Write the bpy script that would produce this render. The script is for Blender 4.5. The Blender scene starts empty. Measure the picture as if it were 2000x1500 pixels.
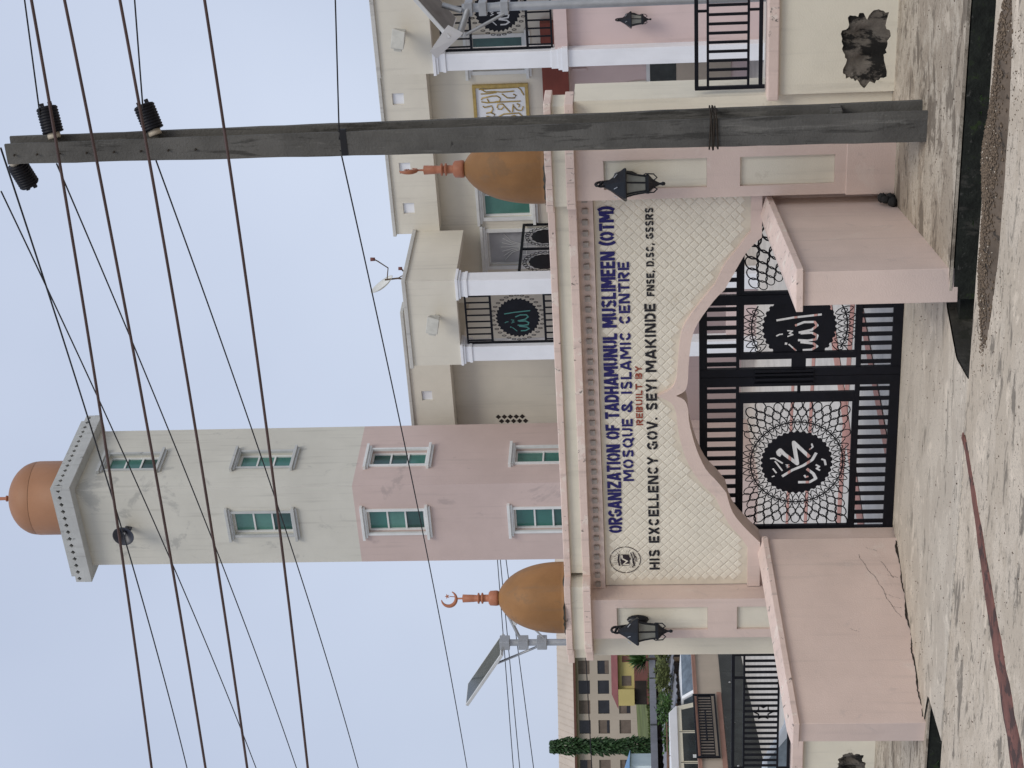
import bpy, bmesh, math, random
from mathutils import Vector, Matrix
random.seed(7)
R_ = math.radians
sc = bpy.context.scene

# ------------------------------------------------------------------ camera
FPX = 3400.0                                   # focal length in 2000-px photograph pixels
PITCH, ROLL, YAW = R_(4.30), R_(-1.17), R_(26.7)
CAM = Vector((9.932, -19.117, 3.076))
def cam_axes():
    f = Vector((0, math.cos(PITCH), math.sin(PITCH))); u = Vector((0, -math.sin(PITCH), math.cos(PITCH))); r = Vector((1, 0, 0))
    r2 = r * math.cos(ROLL) + u * math.sin(ROLL); u2 = u * math.cos(ROLL) - r * math.sin(ROLL)
    Z = Matrix.Rotation(YAW, 3, 'Z')
    return Z @ r2, Z @ u2, Z @ f
RT, UP, FW = cam_axes()
cd = bpy.data.cameras.new('camera'); cam = bpy.data.objects.new('camera', cd); sc.collection.objects.link(cam)
cd.sensor_fit = 'HORIZONTAL'; cd.sensor_width = 36; cd.lens = FPX / 2000 * 36; cd.clip_start = .1; cd.clip_end = 6000
m = Matrix((-UP, RT, -FW)).transposed().to_4x4(); m.translation = CAM   # held sideways: picture right = down
cam.matrix_world = m
sc.camera = cam

# ------------------------------------------------------------------ sky, sun, exposure
SUN_EL, SUN_AZ = R_(50), R_(139)               # azimuth clockwise from +Y
w = bpy.data.worlds.new('World'); sc.world = w; w.use_nodes = True
nt = w.node_tree; nt.nodes.clear()
def N(t, **k):
    n = nt.nodes.new(t)
    for a, b in k.items(): setattr(n, a, b)
    return n
sky = N('ShaderNodeTexSky', sky_type='NISHITA', sun_disc=False); sky.sun_elevation = SUN_EL; sky.sun_rotation = SUN_AZ
sky.air_density = 1.0; sky.dust_density = 3.0; sky.ozone_density = 1.5
tc = N('ShaderNodeTexCoord'); nz = N('ShaderNodeTexNoise'); nz.inputs['Scale'].default_value = 2.6; nz.inputs['Detail'].default_value = 4; nz.inputs['Roughness'].default_value = .45
nt.links.new(tc.outputs['Generated'], nz.inputs['Vector'])
cr = N('ShaderNodeValToRGB'); cr.color_ramp.elements[0].position = .3; cr.color_ramp.elements[1].position = .72
cr.color_ramp.elements[0].color = (4.6, 5.25, 6.75, 1); cr.color_ramp.elements[1].color = (6.2, 6.85, 8.3, 1)
nt.links.new(nz.outputs['Fac'], cr.inputs['Fac'])
mx = N('ShaderNodeMix', data_type='RGBA'); mx.inputs['Factor'].default_value = .9
nt.links.new(sky.outputs[0], mx.inputs[6]); nt.links.new(cr.outputs[0], mx.inputs[7])
bg = N('ShaderNodeBackground'); bg.inputs['Strength'].default_value = .1
out = N('ShaderNodeOutputWorld'); nt.links.new(mx.outputs[2], bg.inputs['Color']); nt.links.new(bg.outputs[0], out.inputs['Surface'])
sl = bpy.data.lights.new('sun', 'SUN'); sl.energy = 1.5; sl.angle = R_(28); sl.color = (1, .94, .84)
so = bpy.data.objects.new('sun', sl); sc.collection.objects.link(so)
sd = Vector((math.sin(SUN_AZ) * math.cos(SUN_EL), math.cos(SUN_AZ) * math.cos(SUN_EL), math.sin(SUN_EL)))
so.rotation_euler = sd.to_track_quat('Z', 'Y').to_euler(); so.location = (0, -10, 30)
sc.view_settings.view_transform = 'Standard'; sc.view_settings.look = 'None'; sc.view_settings.gamma = 1
sc.view_settings.use_curve_mapping = False; sc.view_settings.exposure = .13
sc.render.engine = 'CYCLES'; sc.cycles.use_denoising = True; sc.cycles.max_bounces = 6

# ------------------------------------------------------------------ materials
MT = {}
def mat(name, col, rough=.8, var=.08, scale=1.5, bump=.0, bscale=40, streak=0., dirt=None, metal=0., col2=None, spec=.3, grain=0.):
    """plain paint / plaster / metal: slow colour drift, optional run-down streaks, optional dirt patches (colour, threshold, scale), fine relief"""
    ma = bpy.data.materials.new(name); ma.use_nodes = True; t = ma.node_tree; b = t.nodes['Principled BSDF']; L = t.links.new
    g = t.nodes.new('ShaderNodeNewGeometry'); P = g.outputs['Position']
    def noise(sc_, det=5, rg=.6, vec=None, dist=0):
        n = t.nodes.new('ShaderNodeTexNoise'); n.inputs['Scale'].default_value = sc_; n.inputs['Detail'].default_value = det; n.inputs['Roughness'].default_value = rg
        n.inputs['Distortion'].default_value = dist
        L(vec or P, n.inputs['Vector']); return n.outputs['Fac']
    def mixc(f, a, c2, mode='MIX'):
        n = t.nodes.new('ShaderNodeMix'); n.data_type = 'RGBA'; n.blend_type = mode
        if isinstance(f, float): n.inputs['Factor'].default_value = f
        else: L(f, n.inputs['Factor'])
        for i, v in ((6, a), (7, c2)):
            if isinstance(v, tuple): n.inputs[i].default_value = (*v[:3], 1)
            else: L(v, n.inputs[i])
        return n.outputs[2]
    def ramp(f, a, b_):
        n = t.nodes.new('ShaderNodeMapRange'); n.interpolation_type = 'SMOOTHSTEP'; n.inputs[1].default_value = a; n.inputs[2].default_value = b_; L(f, n.inputs[0]); return n.outputs[0]
    c = mixc(ramp(noise(scale, 6, .62), .3, .7), tuple(x * (1 - var) for x in col), tuple(min(1, x * (1 + var)) for x in col)) if col2 is None else mixc(ramp(noise(scale, 6, .62), .38, .62), col, col2)
    if grain: c = mixc(ramp(noise(bscale * 1.5, 3, .7), .35, .75), c, tuple(x * (1 - grain) for x in col))
    if streak:
        mp = t.nodes.new('ShaderNodeMapping'); mp.inputs['Scale'].default_value = (9, 9, .5); L(P, mp.inputs['Vector'])
        s = ramp(noise(1., 5, .6, mp.outputs[0]), .52, .78)
        mm = t.nodes.new('ShaderNodeMath'); mm.operation = 'MULTIPLY'; mm.inputs[1].default_value = streak; L(s, mm.inputs[0])
        c = mixc(mm.outputs[0], c, (.12, .115, .10))
    if dirt:
        for dd in dirt:
            dc, th, dsc, amt = dd[:4]; vec = None; soft = .07
            if len(dd) > 4:
                mp = t.nodes.new('ShaderNodeMapping'); mp.inputs['Scale'].default_value = dd[4]; mp.inputs['Rotation'].default_value = (0, 0, .12); L(P, mp.inputs['Vector']); vec = mp.outputs[0]; soft = .07
            d = ramp(noise(dsc, 8, .68, vec, dist=.4), th, th + soft)
            mm = t.nodes.new('ShaderNodeMath'); mm.operation = 'MULTIPLY'; mm.inputs[1].default_value = amt; L(d, mm.inputs[0])
            c = mixc(mm.outputs[0], c, dc)
    L(c, b.inputs['Base Color']); b.inputs['Roughness'].default_value = rough; b.inputs['Metallic'].default_value = metal
    b.inputs['Specular IOR Level'].default_value = spec
    if bump:
        bn = t.nodes.new('ShaderNodeBump'); bn.inputs['Strength'].default_value = bump; bn.inputs['Distance'].default_value = .01
        L(noise(bscale, 4, .6), bn.inputs['Height']); L(bn.outputs[0], b.inputs['Normal'])
    MT[name] = ma; return ma
GR = (.13, .12, .105)
mat('pink', (.655, .525, .46), .78, .06, .9, .35, 60, .16, [((.52, .43, .385), .58, 2.2, .45), ((.70, .60, .53), .60, 1.1, .5), ((.40, .33, .28), .66, 5, .5)])
mat('cream', (.70, .655, .54), .78, .06, .9, .35, 60, .18, [((.50, .45, .35), .60, 2.2, .4)])
mat('pink_coping', (.68, .54, .475), .8, .06, 2, .4, 50, .3, [((.76, .68, .60), .56, 5., .65), ((.10, .09, .08), .60, 10., .85)])
mat('cream_frieze', (.68, .64, .53), .8, .06, 2, .4, 50, .3, [((.30, .27, .22), .66, 5., .6)])
mat('lozenge', (.71, .66, .55), .75, .05, 1.4, .3, 70, .0, [((.58, .52, .42), .60, 2.5, .5)])
mat('grout', (.63, .57, .46), .85, .08, 5, .3, 60)
mat('dentil', (.34, .30, .265), .85, .1, 8, .3, 60, 0, [((.2, .17, .15), .62, 14., .6)])  # base grey darkened to carry the cornice's shadow over the dentils
mat('tower_cream', (.585, .57, .505), .85, .06, .5, .3, 30, .25, [((.30, .30, .28), .58, .8, .5)])
mat('tower_pink', (.54, .43, .395), .85, .06, .5, .3, 30, .16, [((.34, .28, .265), .58, .8, .5)])
mat('tower_trim', (.46, .47, .46), .8, .08, 2, .3, 30, .35, [((.10, .10, .095), .64, 3.5, .7)])
mat('mosque_cream', (.66, .62, .53), .85, .06, .5, .3, 30, .17, [((.42, .39, .32), .66, 1.2, .4)])
mat('mosque_cap', (.50, .49, .46), .85, .08, 1.5, .3, 30, .3, [(GR, .64, 2., .5)])
mat('mosque_pink', (.60, .475, .455), .8, .05, .6, .2, 30, .16, [((.42, .34, .32), .62, 1.5, .4)])
mat('white_paint', (.76, .77, .80), .6, .04, 1.2, .1, 40, .06)
mat('win_white', (.66, .67, .66), .6, .06, 3, .1, 40, .15)
mat('red_slab', (.19, .045, .03), .5, .12, 2)
mat('maroon', (.17, .07, .06), .8, .1, 2)
mat('dome_paint', (.27, .135, .05), .6, .15, 1.5, .4, 18, .25, [((.20, .115, .055), .55, 2.6, .55), ((.50, .36, .23), .69, 8., .5), ((.05, .04, .03), .70, 12., .7)])
mat('dome_tower', (.30, .15, .08), .55, .08, .8, .1, 18, .05)
mat('terracotta', (.37, .145, .08), .5, .1, 6)
mat('black_metal', (.006, .0065, .010), .5, .2, 6, spec=.18)
mat('lantern_black', (.010, .012, .016), .42, .2, 8, spec=.3)
mat('galvanised', (.40, .41, .42), .5, .1, 6, metal=.6, dirt=[((.3, .27, .24), .66, 12, .6)])
mat('solar_back', (.14, .13, .12), .5, .2, 4, dirt=[((.05, .05, .05), .6, 6, .7)])
mat('solar_frame', (.55, .56, .56), .45, .08, 4)
mat('pole', (.095, .092, .085), .92, .25, 1.2, .9, 35, .6, [((.03, .029, .026), .54, 1., .7, (6, 6, .7)), ((.17, .165, .15), .58, 1., .6, (9, 9, .9)), ((.02, .019, .018), .66, 9, .8)])
mat('wire_black', (.012, .012, .014), .6)
mat('wire_brown', (.075, .047, .043), .6, .2, 4)
mat('insulator', (.006, .006, .009), .5, .2, 20, spec=.2)
mat('porcelain', (.50, .44, .35), .5)
def concrete(name, a, mid, dk, t1, t2, amt):
    return mat(name, a, .93, .09, .9, .6, 45, 0, [(mid, .47, 1.0, .7, (1, 1.6, 1)), (tuple(min(1, x * 1.2) for x in a), .57, 2.2, .6), (dk, t1, 1.5, amt, (.8, 1.9, 1)), (dk, t2, 6., amt * .9, (1, 1.8, 1)), (dk, t2 + .01, 17., amt * .8, (1, 1.8, 1)), ((.04, .037, .033), .63, 13, .85)], grain=.3)
concrete('road', (.61, .525, .42), (.45, .38, .295), (.15, .13, .105), .545, .575, .8)
concrete('driveway', (.60, .53, .435), (.45, .39, .315), (.18, .16, .13), .565, .60, .65)
concrete('slab', (.48, .42, .34), (.29, .24, .185), (.13, .105, .08), .52, .56, .8)
mat('slab_edge', (.42, .40, .36), .9, .15, 2, .6, 40, .5, [((.06, .058, .05), .58, 2., .7)])
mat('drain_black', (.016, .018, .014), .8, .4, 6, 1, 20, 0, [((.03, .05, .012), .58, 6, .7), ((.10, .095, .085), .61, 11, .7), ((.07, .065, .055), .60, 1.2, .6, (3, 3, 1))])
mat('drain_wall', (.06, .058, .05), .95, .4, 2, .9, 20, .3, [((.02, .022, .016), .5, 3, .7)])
mat('soil', (.13, .10, .075), 1, .3, 3, 1, 25, 0, [((.03, .026, .022), .55, 7, .8)])
mat('cavity', (.13, .115, .098), 1, .3, 5, 1, 25, 0, [((.010, .0095, .009), .43, 1.9, .97, (1.6, 1, .7)), ((.26, .235, .20), .62, 7, .6)])  # brown-grey core; near-black blotches paint in the shade of deep hollows
mat('crack', (.035, .028, .022), 1, .3, 20)
mat('gravel', (.135, .10, .07), .95, .6, 60, 0, 40, 0, [((.36, .32, .27), .62, 45, .9), ((.015, .013, .012), .60, 38, .9)])
mat('kerb_red', (.17, .075, .06), .9, .25, 3, .6, 30, 0, [((.05, .035, .032), .48, 3.2, .85), ((.30, .17, .14), .66, 5, .5)])
mat('court', (.50, .475, .44), .85, .1, 1.5, .3, 30, 0, [((.30, .29, .28), .6, 2, .4)])
mat('court_red', (.40, .21, .175), .85, .12, 2, .3, 30)
mat('earth', (.25, .22, .17), 1, .2, .2, .3, 10)
mat('grass_ground', (.10, .12, .04), 1, .3, .25, .6, 3, 0, [((.20, .15, .08), .58, .12, .7)])
mat('leaf_dark', (.028, .065, .022), .6, .45, 2.5, spec=.3)
mat('leaf_green', (.055, .11, .03), .6, .4, 2.5, spec=.3)
mat('leaf_yellow', (.115, .135, .045), .65, .35, 3, spec=.3)
mat('grass', (.06, .085, .022), .85, .4, .5)
mat('bark', (.11, .08, .055), .95, .2, 4, .6, 20)
mat('far_wall', (.44, .375, .315), .9, .07, .12, 0, 10, .12)
mat('far_roof', (.47, .40, .33), .8, .06, .3)
mat('brown_trim', (.12, .055, .04), .7)
mat('window_dark', (.018, .018, .024), .25, .3, 1, spec=.5)
mat('shutter_brown', (.15, .115, .095), .7, .15, 2)
mat('yellow_wall', (.50, .41, .17), .85, .06, .6)
mat('red_roof', (.19, .06, .055), .8, .12, 1)
mat('blue_roof', (.12, .24, .40), .6, .06, 1)
mat('pale_blue_wall', (.60, .68, .72), .85, .06, 1)
mat('grey_fascia', (.22, .225, .25), .7, .12, 1.2, 0, 30, .3)
mat('rust_sheet', (.17, .10, .065), .85, .3, 2, .3, 10, 0, [((.38, .38, .40), .6, 1.2, .8)])
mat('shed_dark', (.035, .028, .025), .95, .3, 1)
mat('beige_wall', (.46, .395, .32), .88, .06, 1, .3, 30, .12, [((.36, .27, .21), .62, 1.3, .55)])
mat('cap_brown', (.33, .19, .145), .8, .1, 3)
mat('marble_black', (.022, .026, .024), .22, .4, 3, spec=.5, dirt=[((.16, .14, .11), .665, 5, .6)])
mat('van_cream', (.78, .73, .57), .35, .03, 1, spec=.5)
mat('van_white', (.85, .86, .87), .35, .03, 1, spec=.5)
mat('car_silver', (.38, .41, .45), .3, .03, 1, spec=.5)
mat('glass_dark', (.022, .032, .034), .12, .3, 2, spec=.6)
mat('glass_car', (.12, .15, .18), .1, .3, 4, spec=.6)
mat('glass_green', (.035, .15, .125), .12, .12, 1.2, spec=.6)
mat('glass_pale', (.075, .20, .165), .15, .15, 2, spec=.6)
mat('glass_teal', (.02, .07, .06), .1, .3, 1.6, spec=.6)
mat('lamp_glass', (.20, .205, .18), .25, .1, 10, spec=.5)
mat('lamp_trim', (.42, .44, .47), .5)
mat('paint_navy', (.022, .02, .115), .8, .12, 20)
mat('paint_black', (.018, .018, .022), .8, .15, 20)
mat('paint_red', (.26, .055, .03), .8, .12, 20)
mat('emblem_ink', (.03, .022, .028), .8, .2, 30)
mat('gold', (.42, .30, .10), .45, .15, 10, metal=.35, spec=.5)
mat('sign_white', (.70, .72, .76), .6, .03, 2)
mat('silver', (.45, .45, .46), .4, .1, 4, metal=.5)
mat('door_grey', (.36, .365, .38), .6, .08, 3)
mat('tyre', (.02, .02, .02), .9)
mat('sticker', (.75, .78, .76), .6)
mat('light_body', (.50, .49, .44), .6, .1, 6)
mat('dish_white', (.62, .62, .58), .55, .08, 3, dirt=[((.35, .26, .17), .62, 4, .7)])
mat('horn_black', (.025, .028, .04), .4, .1, 5, spec=.5)

# ------------------------------------------------------------------ mesh helpers
col = sc.collection
class MB:
    def __init__(s): s.v = []; s.f = []; s.sm = []
    def add(s, vs, fs, smooth=False):
        n = len(s.v); s.v += [tuple(p) for p in vs]; s.f += [tuple(n + i for i in f) for f in fs]; s.sm += [smooth] * len(fs); return s
    def box(s, x0, x1, y0, y1, z0, z1):
        if x0 > x1: x0, x1 = x1, x0
        if y0 > y1: y0, y1 = y1, y0
        if z0 > z1: z0, z1 = z1, z0
        return s.add([(x0, y0, z0), (x1, y0, z0), (x1, y1, z0), (x0, y1, z0), (x0, y0, z1), (x1, y0, z1), (x1, y1, z1), (x0, y1, z1)],
                     [(0, 3, 2, 1), (4, 5, 6, 7), (0, 1, 5, 4), (1, 2, 6, 5), (2, 3, 7, 6), (3, 0, 4, 7)])
    def hexa(s, b, t):
        return s.add(list(b) + list(t), [(0, 3, 2, 1), (4, 5, 6, 7), (0, 1, 5, 4), (1, 2, 6, 5), (2, 3, 7, 6), (3, 0, 4, 7)])
    def prism(s, pts, a, b, axis='Y'):
        n = len(pts)
        def P(p, k): return (p[0], k, p[1]) if axis == 'Y' else ((k, p[0], p[1]) if axis == 'X' else (p[0], p[1], k))
        vs = [P(p, a) for p in pts] + [P(p, b) for p in pts]
        return s.add(vs, [tuple(range(n)), tuple(range(2 * n - 1, n - 1, -1))] + [(i, n + i, n + (i + 1) % n, (i + 1) % n) for i in range(n)])
    def tube(s, pts, r, n=8, cap=True, smooth=True, closed=False):
        pts = [Vector(p) for p in pts]; k = len(pts); rr = r if hasattr(r, '__len__') else [r] * k
        rings = []; ref = None
        for i, p in enumerate(pts):
            if closed: t = pts[(i + 1) % k] - pts[i - 1]
            else: t = pts[min(i + 1, k - 1)] - pts[max(i - 1, 0)]
            t = t.normalized()
            if ref is None: ref = Vector((0, 0, 1)) if abs(t.z) < .9 else Vector((1, 0, 0))
            a = t.cross(ref).normalized(); b = t.cross(a).normalized(); ref = -b if False else a.cross(t)
            rings.append([p + (a * math.cos(2 * math.pi * j / n) + b * math.sin(2 * math.pi * j / n)) * rr[i] for j in range(n)])
        vs = [q for rg in rings for q in rg]; fs = []
        for i in range(k if closed else k - 1):
            i2 = (i + 1) % k
            for j in range(n): fs.append((i * n + j, i * n + (j + 1) % n, i2 * n + (j + 1) % n, i2 * n + j))
        s.add(vs, fs, smooth)
        if cap and not closed:
            s.add(rings[0], [tuple(range(n))]); s.add(rings[-1], [tuple(range(n - 1, -1, -1))])
        return s
    def lathe(s, prof, n=24, c=(0, 0, 0), smooth=True):
        vs = []; fs = []
        for r, z in prof:
            for j in range(n): a = 2 * math.pi * j / n; vs.append((c[0] + r * math.cos(a), c[1] + r * math.sin(a), c[2] + z))
        for i in range(len(prof) - 1):
            for j in range(n): fs.append((i * n + j, i * n + (j + 1) % n, (i + 1) * n + (j + 1) % n, (i + 1) * n + j))
        return s.add(vs, fs, smooth)
    def wall(s, x0, x1, z0, z1, y0, y1, holes=()):
        """a wall slab in the XZ plane with rectangular openings (xa, xb, za, zb) and their reveals"""
        xs = sorted({x0, x1, *[h[0] for h in holes], *[h[1] for h in holes]}); zs = sorted({z0, z1, *[h[2] for h in holes], *[h[3] for h in holes]})
        for i in range(len(xs) - 1):
            for j in range(len(zs) - 1):
                cx, cz = (xs[i] + xs[i + 1]) / 2, (zs[j] + zs[j + 1]) / 2
                if any(h[0] < cx < h[1] and h[2] < cz < h[3] for h in holes): continue
                a, b, c_, d = xs[i], xs[i + 1], zs[j], zs[j + 1]
                s.add([(a, y0, c_), (b, y0, c_), (b, y0, d), (a, y0, d), (a, y1, c_), (b, y1, c_), (b, y1, d), (a, y1, d)], [(0, 1, 2, 3), (7, 6, 5, 4)])
        def loop(a, b, c_, d, inv):
            q = [(a, y0, c_), (b, y0, c_), (b, y0, d), (a, y0, d), (a, y1, c_), (b, y1, c_), (b, y1, d), (a, y1, d)]
            fs = [(0, 4, 5, 1), (1, 5, 6, 2), (2, 6, 7, 3), (3, 7, 4, 0)]
            s.add(q, [f[::-1] for f in fs] if inv else fs)
        loop(x0, x1, z0, z1, False)
        for h in holes: loop(h[0], h[1], h[2], h[3], True)
        return s
    def mesh(s, name, material):
        me = bpy.data.meshes.new(name); me.from_pydata(s.v, [], s.f)
        me.polygons.foreach_set('use_smooth', s.sm); me.materials.append(MT[material] if isinstance(material, str) else material); me.update(); return me
    def build(s, name, material, parent=None, bevel=0, **kw):
        o = bpy.data.objects.new(name, s.mesh(name, material)); col.objects.link(o); o.parent = parent
        if bevel:
            b = o.modifiers.new('b', 'BEVEL'); b.width = bevel; b.segments = 2; b.limit_method = 'ANGLE'; b.angle_limit = R_(40)
        return tag(o, **kw)
def tag(o, label=None, cat=None, group=None, kind=None):
    if label: o['label'] = label
    if cat: o['category'] = cat
    if group: o['group'] = group
    if kind: o['kind'] = kind
    return o
def thing(name, label, cat, loc=(0, 0, 0), rz=0, group=None):
    o = bpy.data.objects.new(name, None); col.objects.link(o); o.location = loc; o.rotation_euler = (0, 0, R_(rz)); o.empty_display_size = .2
    return tag(o, label, cat, group)
def share(name, me, parent, loc=(0, 0, 0), rot=(0, 0, 0), scale=(1, 1, 1)):
    o = bpy.data.objects.new(name, me); col.objects.link(o); o.parent = parent; o.location = loc; o.rotation_euler = rot; o.scale = scale; return o
def copy_tree(o, parent=None):
    c = o.copy(); col.objects.link(c); c.parent = parent
    for ch in list(o.children): copy_tree(ch, c)
    return c
def finalize(o):
    """bake modifiers into the mesh"""
    dg = bpy.context.evaluated_depsgraph_get(); me = bpy.data.meshes.new_from_object(o.evaluated_get(dg)); o.modifiers.clear(); o.data = me; return o
def cut(o, cutter_mb, use_self=True):
    c = bpy.data.objects.new('cutter', cutter_mb.mesh('cutter', 'cavity')); col.objects.link(c); c.matrix_world = o.matrix_world
    md = o.modifiers.new('x', 'BOOLEAN'); md.operation = 'DIFFERENCE'; md.object = c; md.solver = 'EXACT'; md.use_self = use_self
    bpy.context.view_layer.update(); finalize(o); bpy.data.objects.remove(c); return o
def arc(cx, cz, rx, rz, a0, a1, n=10):
    return [(cx + rx * math.cos(R_(a0 + (a1 - a0) * i / n)), cz + rz * math.sin(R_(a0 + (a1 - a0) * i / n))) for i in range(n + 1)]
def ribbon(pts, wd):
    """outline strips (list of quads' corner pairs) of a polyline with width wd, butt ends, mitred joints"""
    L = []; k = len(pts)
    for i in range(k):
        p = Vector(pts[i]); a = (Vector(pts[i]) - Vector(pts[i - 1])).normalized() if i else None; b = (Vector(pts[i + 1]) - Vector(pts[i])).normalized() if i < k - 1 else None
        if a is None: nrm = Vector((-b.y, b.x)); f = 1
        elif b is None: nrm = Vector((-a.y, a.x)); f = 1
        else:
            n1, n2 = Vector((-a.y, a.x)), Vector((-b.y, b.x)); s_ = n1 + n2
            nrm = s_.normalized() if s_.length > 1e-4 else n1; f = min(1.6, 1 / max(.3, nrm.dot(n1)))
        L.append((p + nrm * wd / 2 * f, p - nrm * wd / 2 * f))
    return L

# ------------------------------------------------------------------ ground, road, drive, drain
MB().add([(-3000, -3000, -1.2), (3000, -3000, -1.2), (3000, 3000, -1.2), (-3000, 3000, -1.2)], [(0, 1, 2, 3)]).build('ground', 'earth', kind='structure')
def sheet(x0, x1, y0, y1, zf, nx=40, ny=20):
    b = MB(); vs = []
    for j in range(ny + 1):
        for i in range(nx + 1):
            x = x0 + (x1 - x0) * i / nx; y = y0 + (y1 - y0) * j / ny; vs.append((x, y, zf(x, y)))
    fs = [(j * (nx + 1) + i, j * (nx + 1) + i + 1, (j + 1) * (nx + 1) + i + 1, (j + 1) * (nx + 1) + i) for j in range(ny) for i in range(nx)]
    return b.add(vs, fs, True)
def wob(x, y): return .012 * math.sin(x * 1.3 + y * .7) * math.sin(y * 1.1 - x * .4)
sheet(-40, 60, -45, -4.032, lambda x, y: -.03 + wob(x, y), 80, 40).build('road', 'road', kind='structure')
def drive_z(x, y):
    t = (y + 4.03) / 4.9; return -.02 * (1 - t) - .17 * t
def lerp1(y, pts):
    for (y0, x0), (y1, x1) in zip(pts, pts[1:]):
        if y0 <= y <= y1: return x0 + (x1 - x0) * (y - y0) / (y1 - y0)
    return pts[0][1] if y < pts[0][0] else pts[-1][1]
DL = [(-4.03, -2.02), (-3.0, -2.22), (-2.86, -2.30), (-2.80, -2.78), (.36, -2.26), (.9, -2.26)]
DR = [(-4.03, 2.30), (-3.3, 2.16), (-2.5, 2.36), (-2.2, 2.56), (.36, 2.26), (.9, 2.26)]
ys = [-4.045] + [-4.03 + .085 * i for i in range(59)]; vs = []; nx = 24
for y in ys:
    xl, xr = lerp1(y, DL), lerp1(y, DR)
    for i in range(nx + 1): x = xl + (xr - xl) * i / nx; vs.append((x, y, drive_z(x, min(y, .9)) + wob(x, y) * .3 - (.08 if y < -4.04 else 0)))
b = MB().add(vs, [(j * (nx + 1) + i, j * (nx + 1) + i + 1, (j + 1) * (nx + 1) + i + 1, (j + 1) * (nx + 1) + i) for j in range(len(ys) - 1) for i in range(nx)], True)
b.build('driveway', 'driveway', kind='structure')
# dark mossy sides of the drive where it bridges the drain
vs = []; fs = []
for side_ in (DL, DR):
    n0 = len(vs); yy = [-4.03 + .1 * i for i in range(19)]
    for y in yy: x = lerp1(y, side_); vs += [(x, y, drive_z(x, y) - .012), (x, y, -.9)]
    fs += [(n0 + 2 * i, n0 + 2 * i + 1, n0 + 2 * i + 3, n0 + 2 * i + 2) for i in range(18)]
MB().add(vs, fs).build('culvert_side', 'drain_wall', kind='structure')
MB().box(-2.0, 2.0, -4.05, -2.7, -.30, -.075).build('culvert_slab', 'slab_edge', kind='structure')
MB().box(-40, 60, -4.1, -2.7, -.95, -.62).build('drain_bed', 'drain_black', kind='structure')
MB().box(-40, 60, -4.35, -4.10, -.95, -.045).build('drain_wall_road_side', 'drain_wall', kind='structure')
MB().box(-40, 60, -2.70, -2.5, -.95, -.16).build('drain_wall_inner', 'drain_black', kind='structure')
def pave_z(x, y): return .165 + (y - .3) * .055
b = sheet(2.60, 30, -2.84, .34, lambda x, y: pave_z(x, y) + wob(x, y) * .4, 60, 8)
b.build('pavement_right', 'slab', kind='structure')
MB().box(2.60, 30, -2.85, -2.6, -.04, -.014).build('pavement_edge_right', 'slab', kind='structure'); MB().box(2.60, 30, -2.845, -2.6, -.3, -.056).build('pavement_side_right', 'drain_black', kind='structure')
b = sheet(-40, -2.80, -2.9, .34, lambda x, y: -.02 + .02 * y + wob(x, y) * .4, 60, 8)
b.build('pavement_left', 'slab', kind='structure')
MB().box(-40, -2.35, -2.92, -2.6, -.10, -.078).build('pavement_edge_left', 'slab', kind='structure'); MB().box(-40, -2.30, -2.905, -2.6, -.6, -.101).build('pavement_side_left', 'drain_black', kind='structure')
# courtyard behind the gate
def court_z(x, y): return -.17 + (y - .9) * .046
sheet(-40, 40, .9, 20, court_z, 30, 20).build('courtyard', 'court', kind='structure')
def strip(x0, y0, x1, y1, wd, dz, zf):
    d = Vector((x1 - x0, y1 - y0)).normalized(); n = Vector((-d.y, d.x)) * wd / 2; vs = []; k = 12
    for i in range(k + 1):
        p = Vector((x0, y0)).lerp(Vector((x1, y1)), i / k)
        for sg in (1, -1): q = p + n * sg; vs.append((q.x, q.y, zf(q.x, q.y) + dz))
    return vs, [(2 * i, 2 * i + 1, 2 * i + 3, 2 * i + 2) for i in range(k)]
b = MB()
for yy in (4.2, 7.4, 9.6): b.add(*strip(-9, yy + 1.2, 9, yy - 1.0, .34, .006, court_z))
b.add(*strip(-4.5, 1.4, 1.5, 12, .5, .012, court_z)); b.add(*strip(-1.5, 1.3, 3.2, 12, .3, .018, court_z))
b.build('paving_band', 'court_red', kind='structure')
# joint between road and drive, red stained kerb strip running off across the road
def roadz(x, y): return -.03 + wob(x, y)
k0, k1 = Vector((1.66, -3.98)), Vector((-.25, -8.0)); vs = []; fs = []
for i in range(31):
    t = i / 30; p = k0.lerp(k1, t); d = (k1 - k0).normalized(); n = Vector((-d.y, d.x)); wd = (.05 + .20 * min(1, t * 1.3)) * (1 + .07 * math.sin(i * 1.7) + .05 * math.sin(i * 4.1))
    for off, z in ((-wd, .0), (-wd * .9, .010), (wd * .9, .010), (wd, .0)):
        q = p + n * off; vs.append((q.x, q.y, max(roadz(q.x, q.y), drive_z(0, min(q.y, .9)) if q.y > -4.05 else -9) + z))
for i in range(30):
    for j in range(3): a = i * 4 + j; fs.append((a, a + 1, a + 5, a + 4))
MB().add(vs, fs).build('kerb_strip', 'kerb_red', kind='structure')
b = MB(); pr = None
for i in range(61):
    x = -2.05 + 4.1 * i / 60; y = -4.045 + .012 * math.sin(i * 2.3); pr = (x, y); b.v += [(x, y - .004, -.0105), (x, y + .004, -.0105)]; b.sm += []
for i in range(60): b.f.append((2 * i, 2 * i + 1, 2 * i + 3, 2 * i + 2)); b.sm.append(False)
b.build('drive_joint', 'crack', kind='structure')

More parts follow.
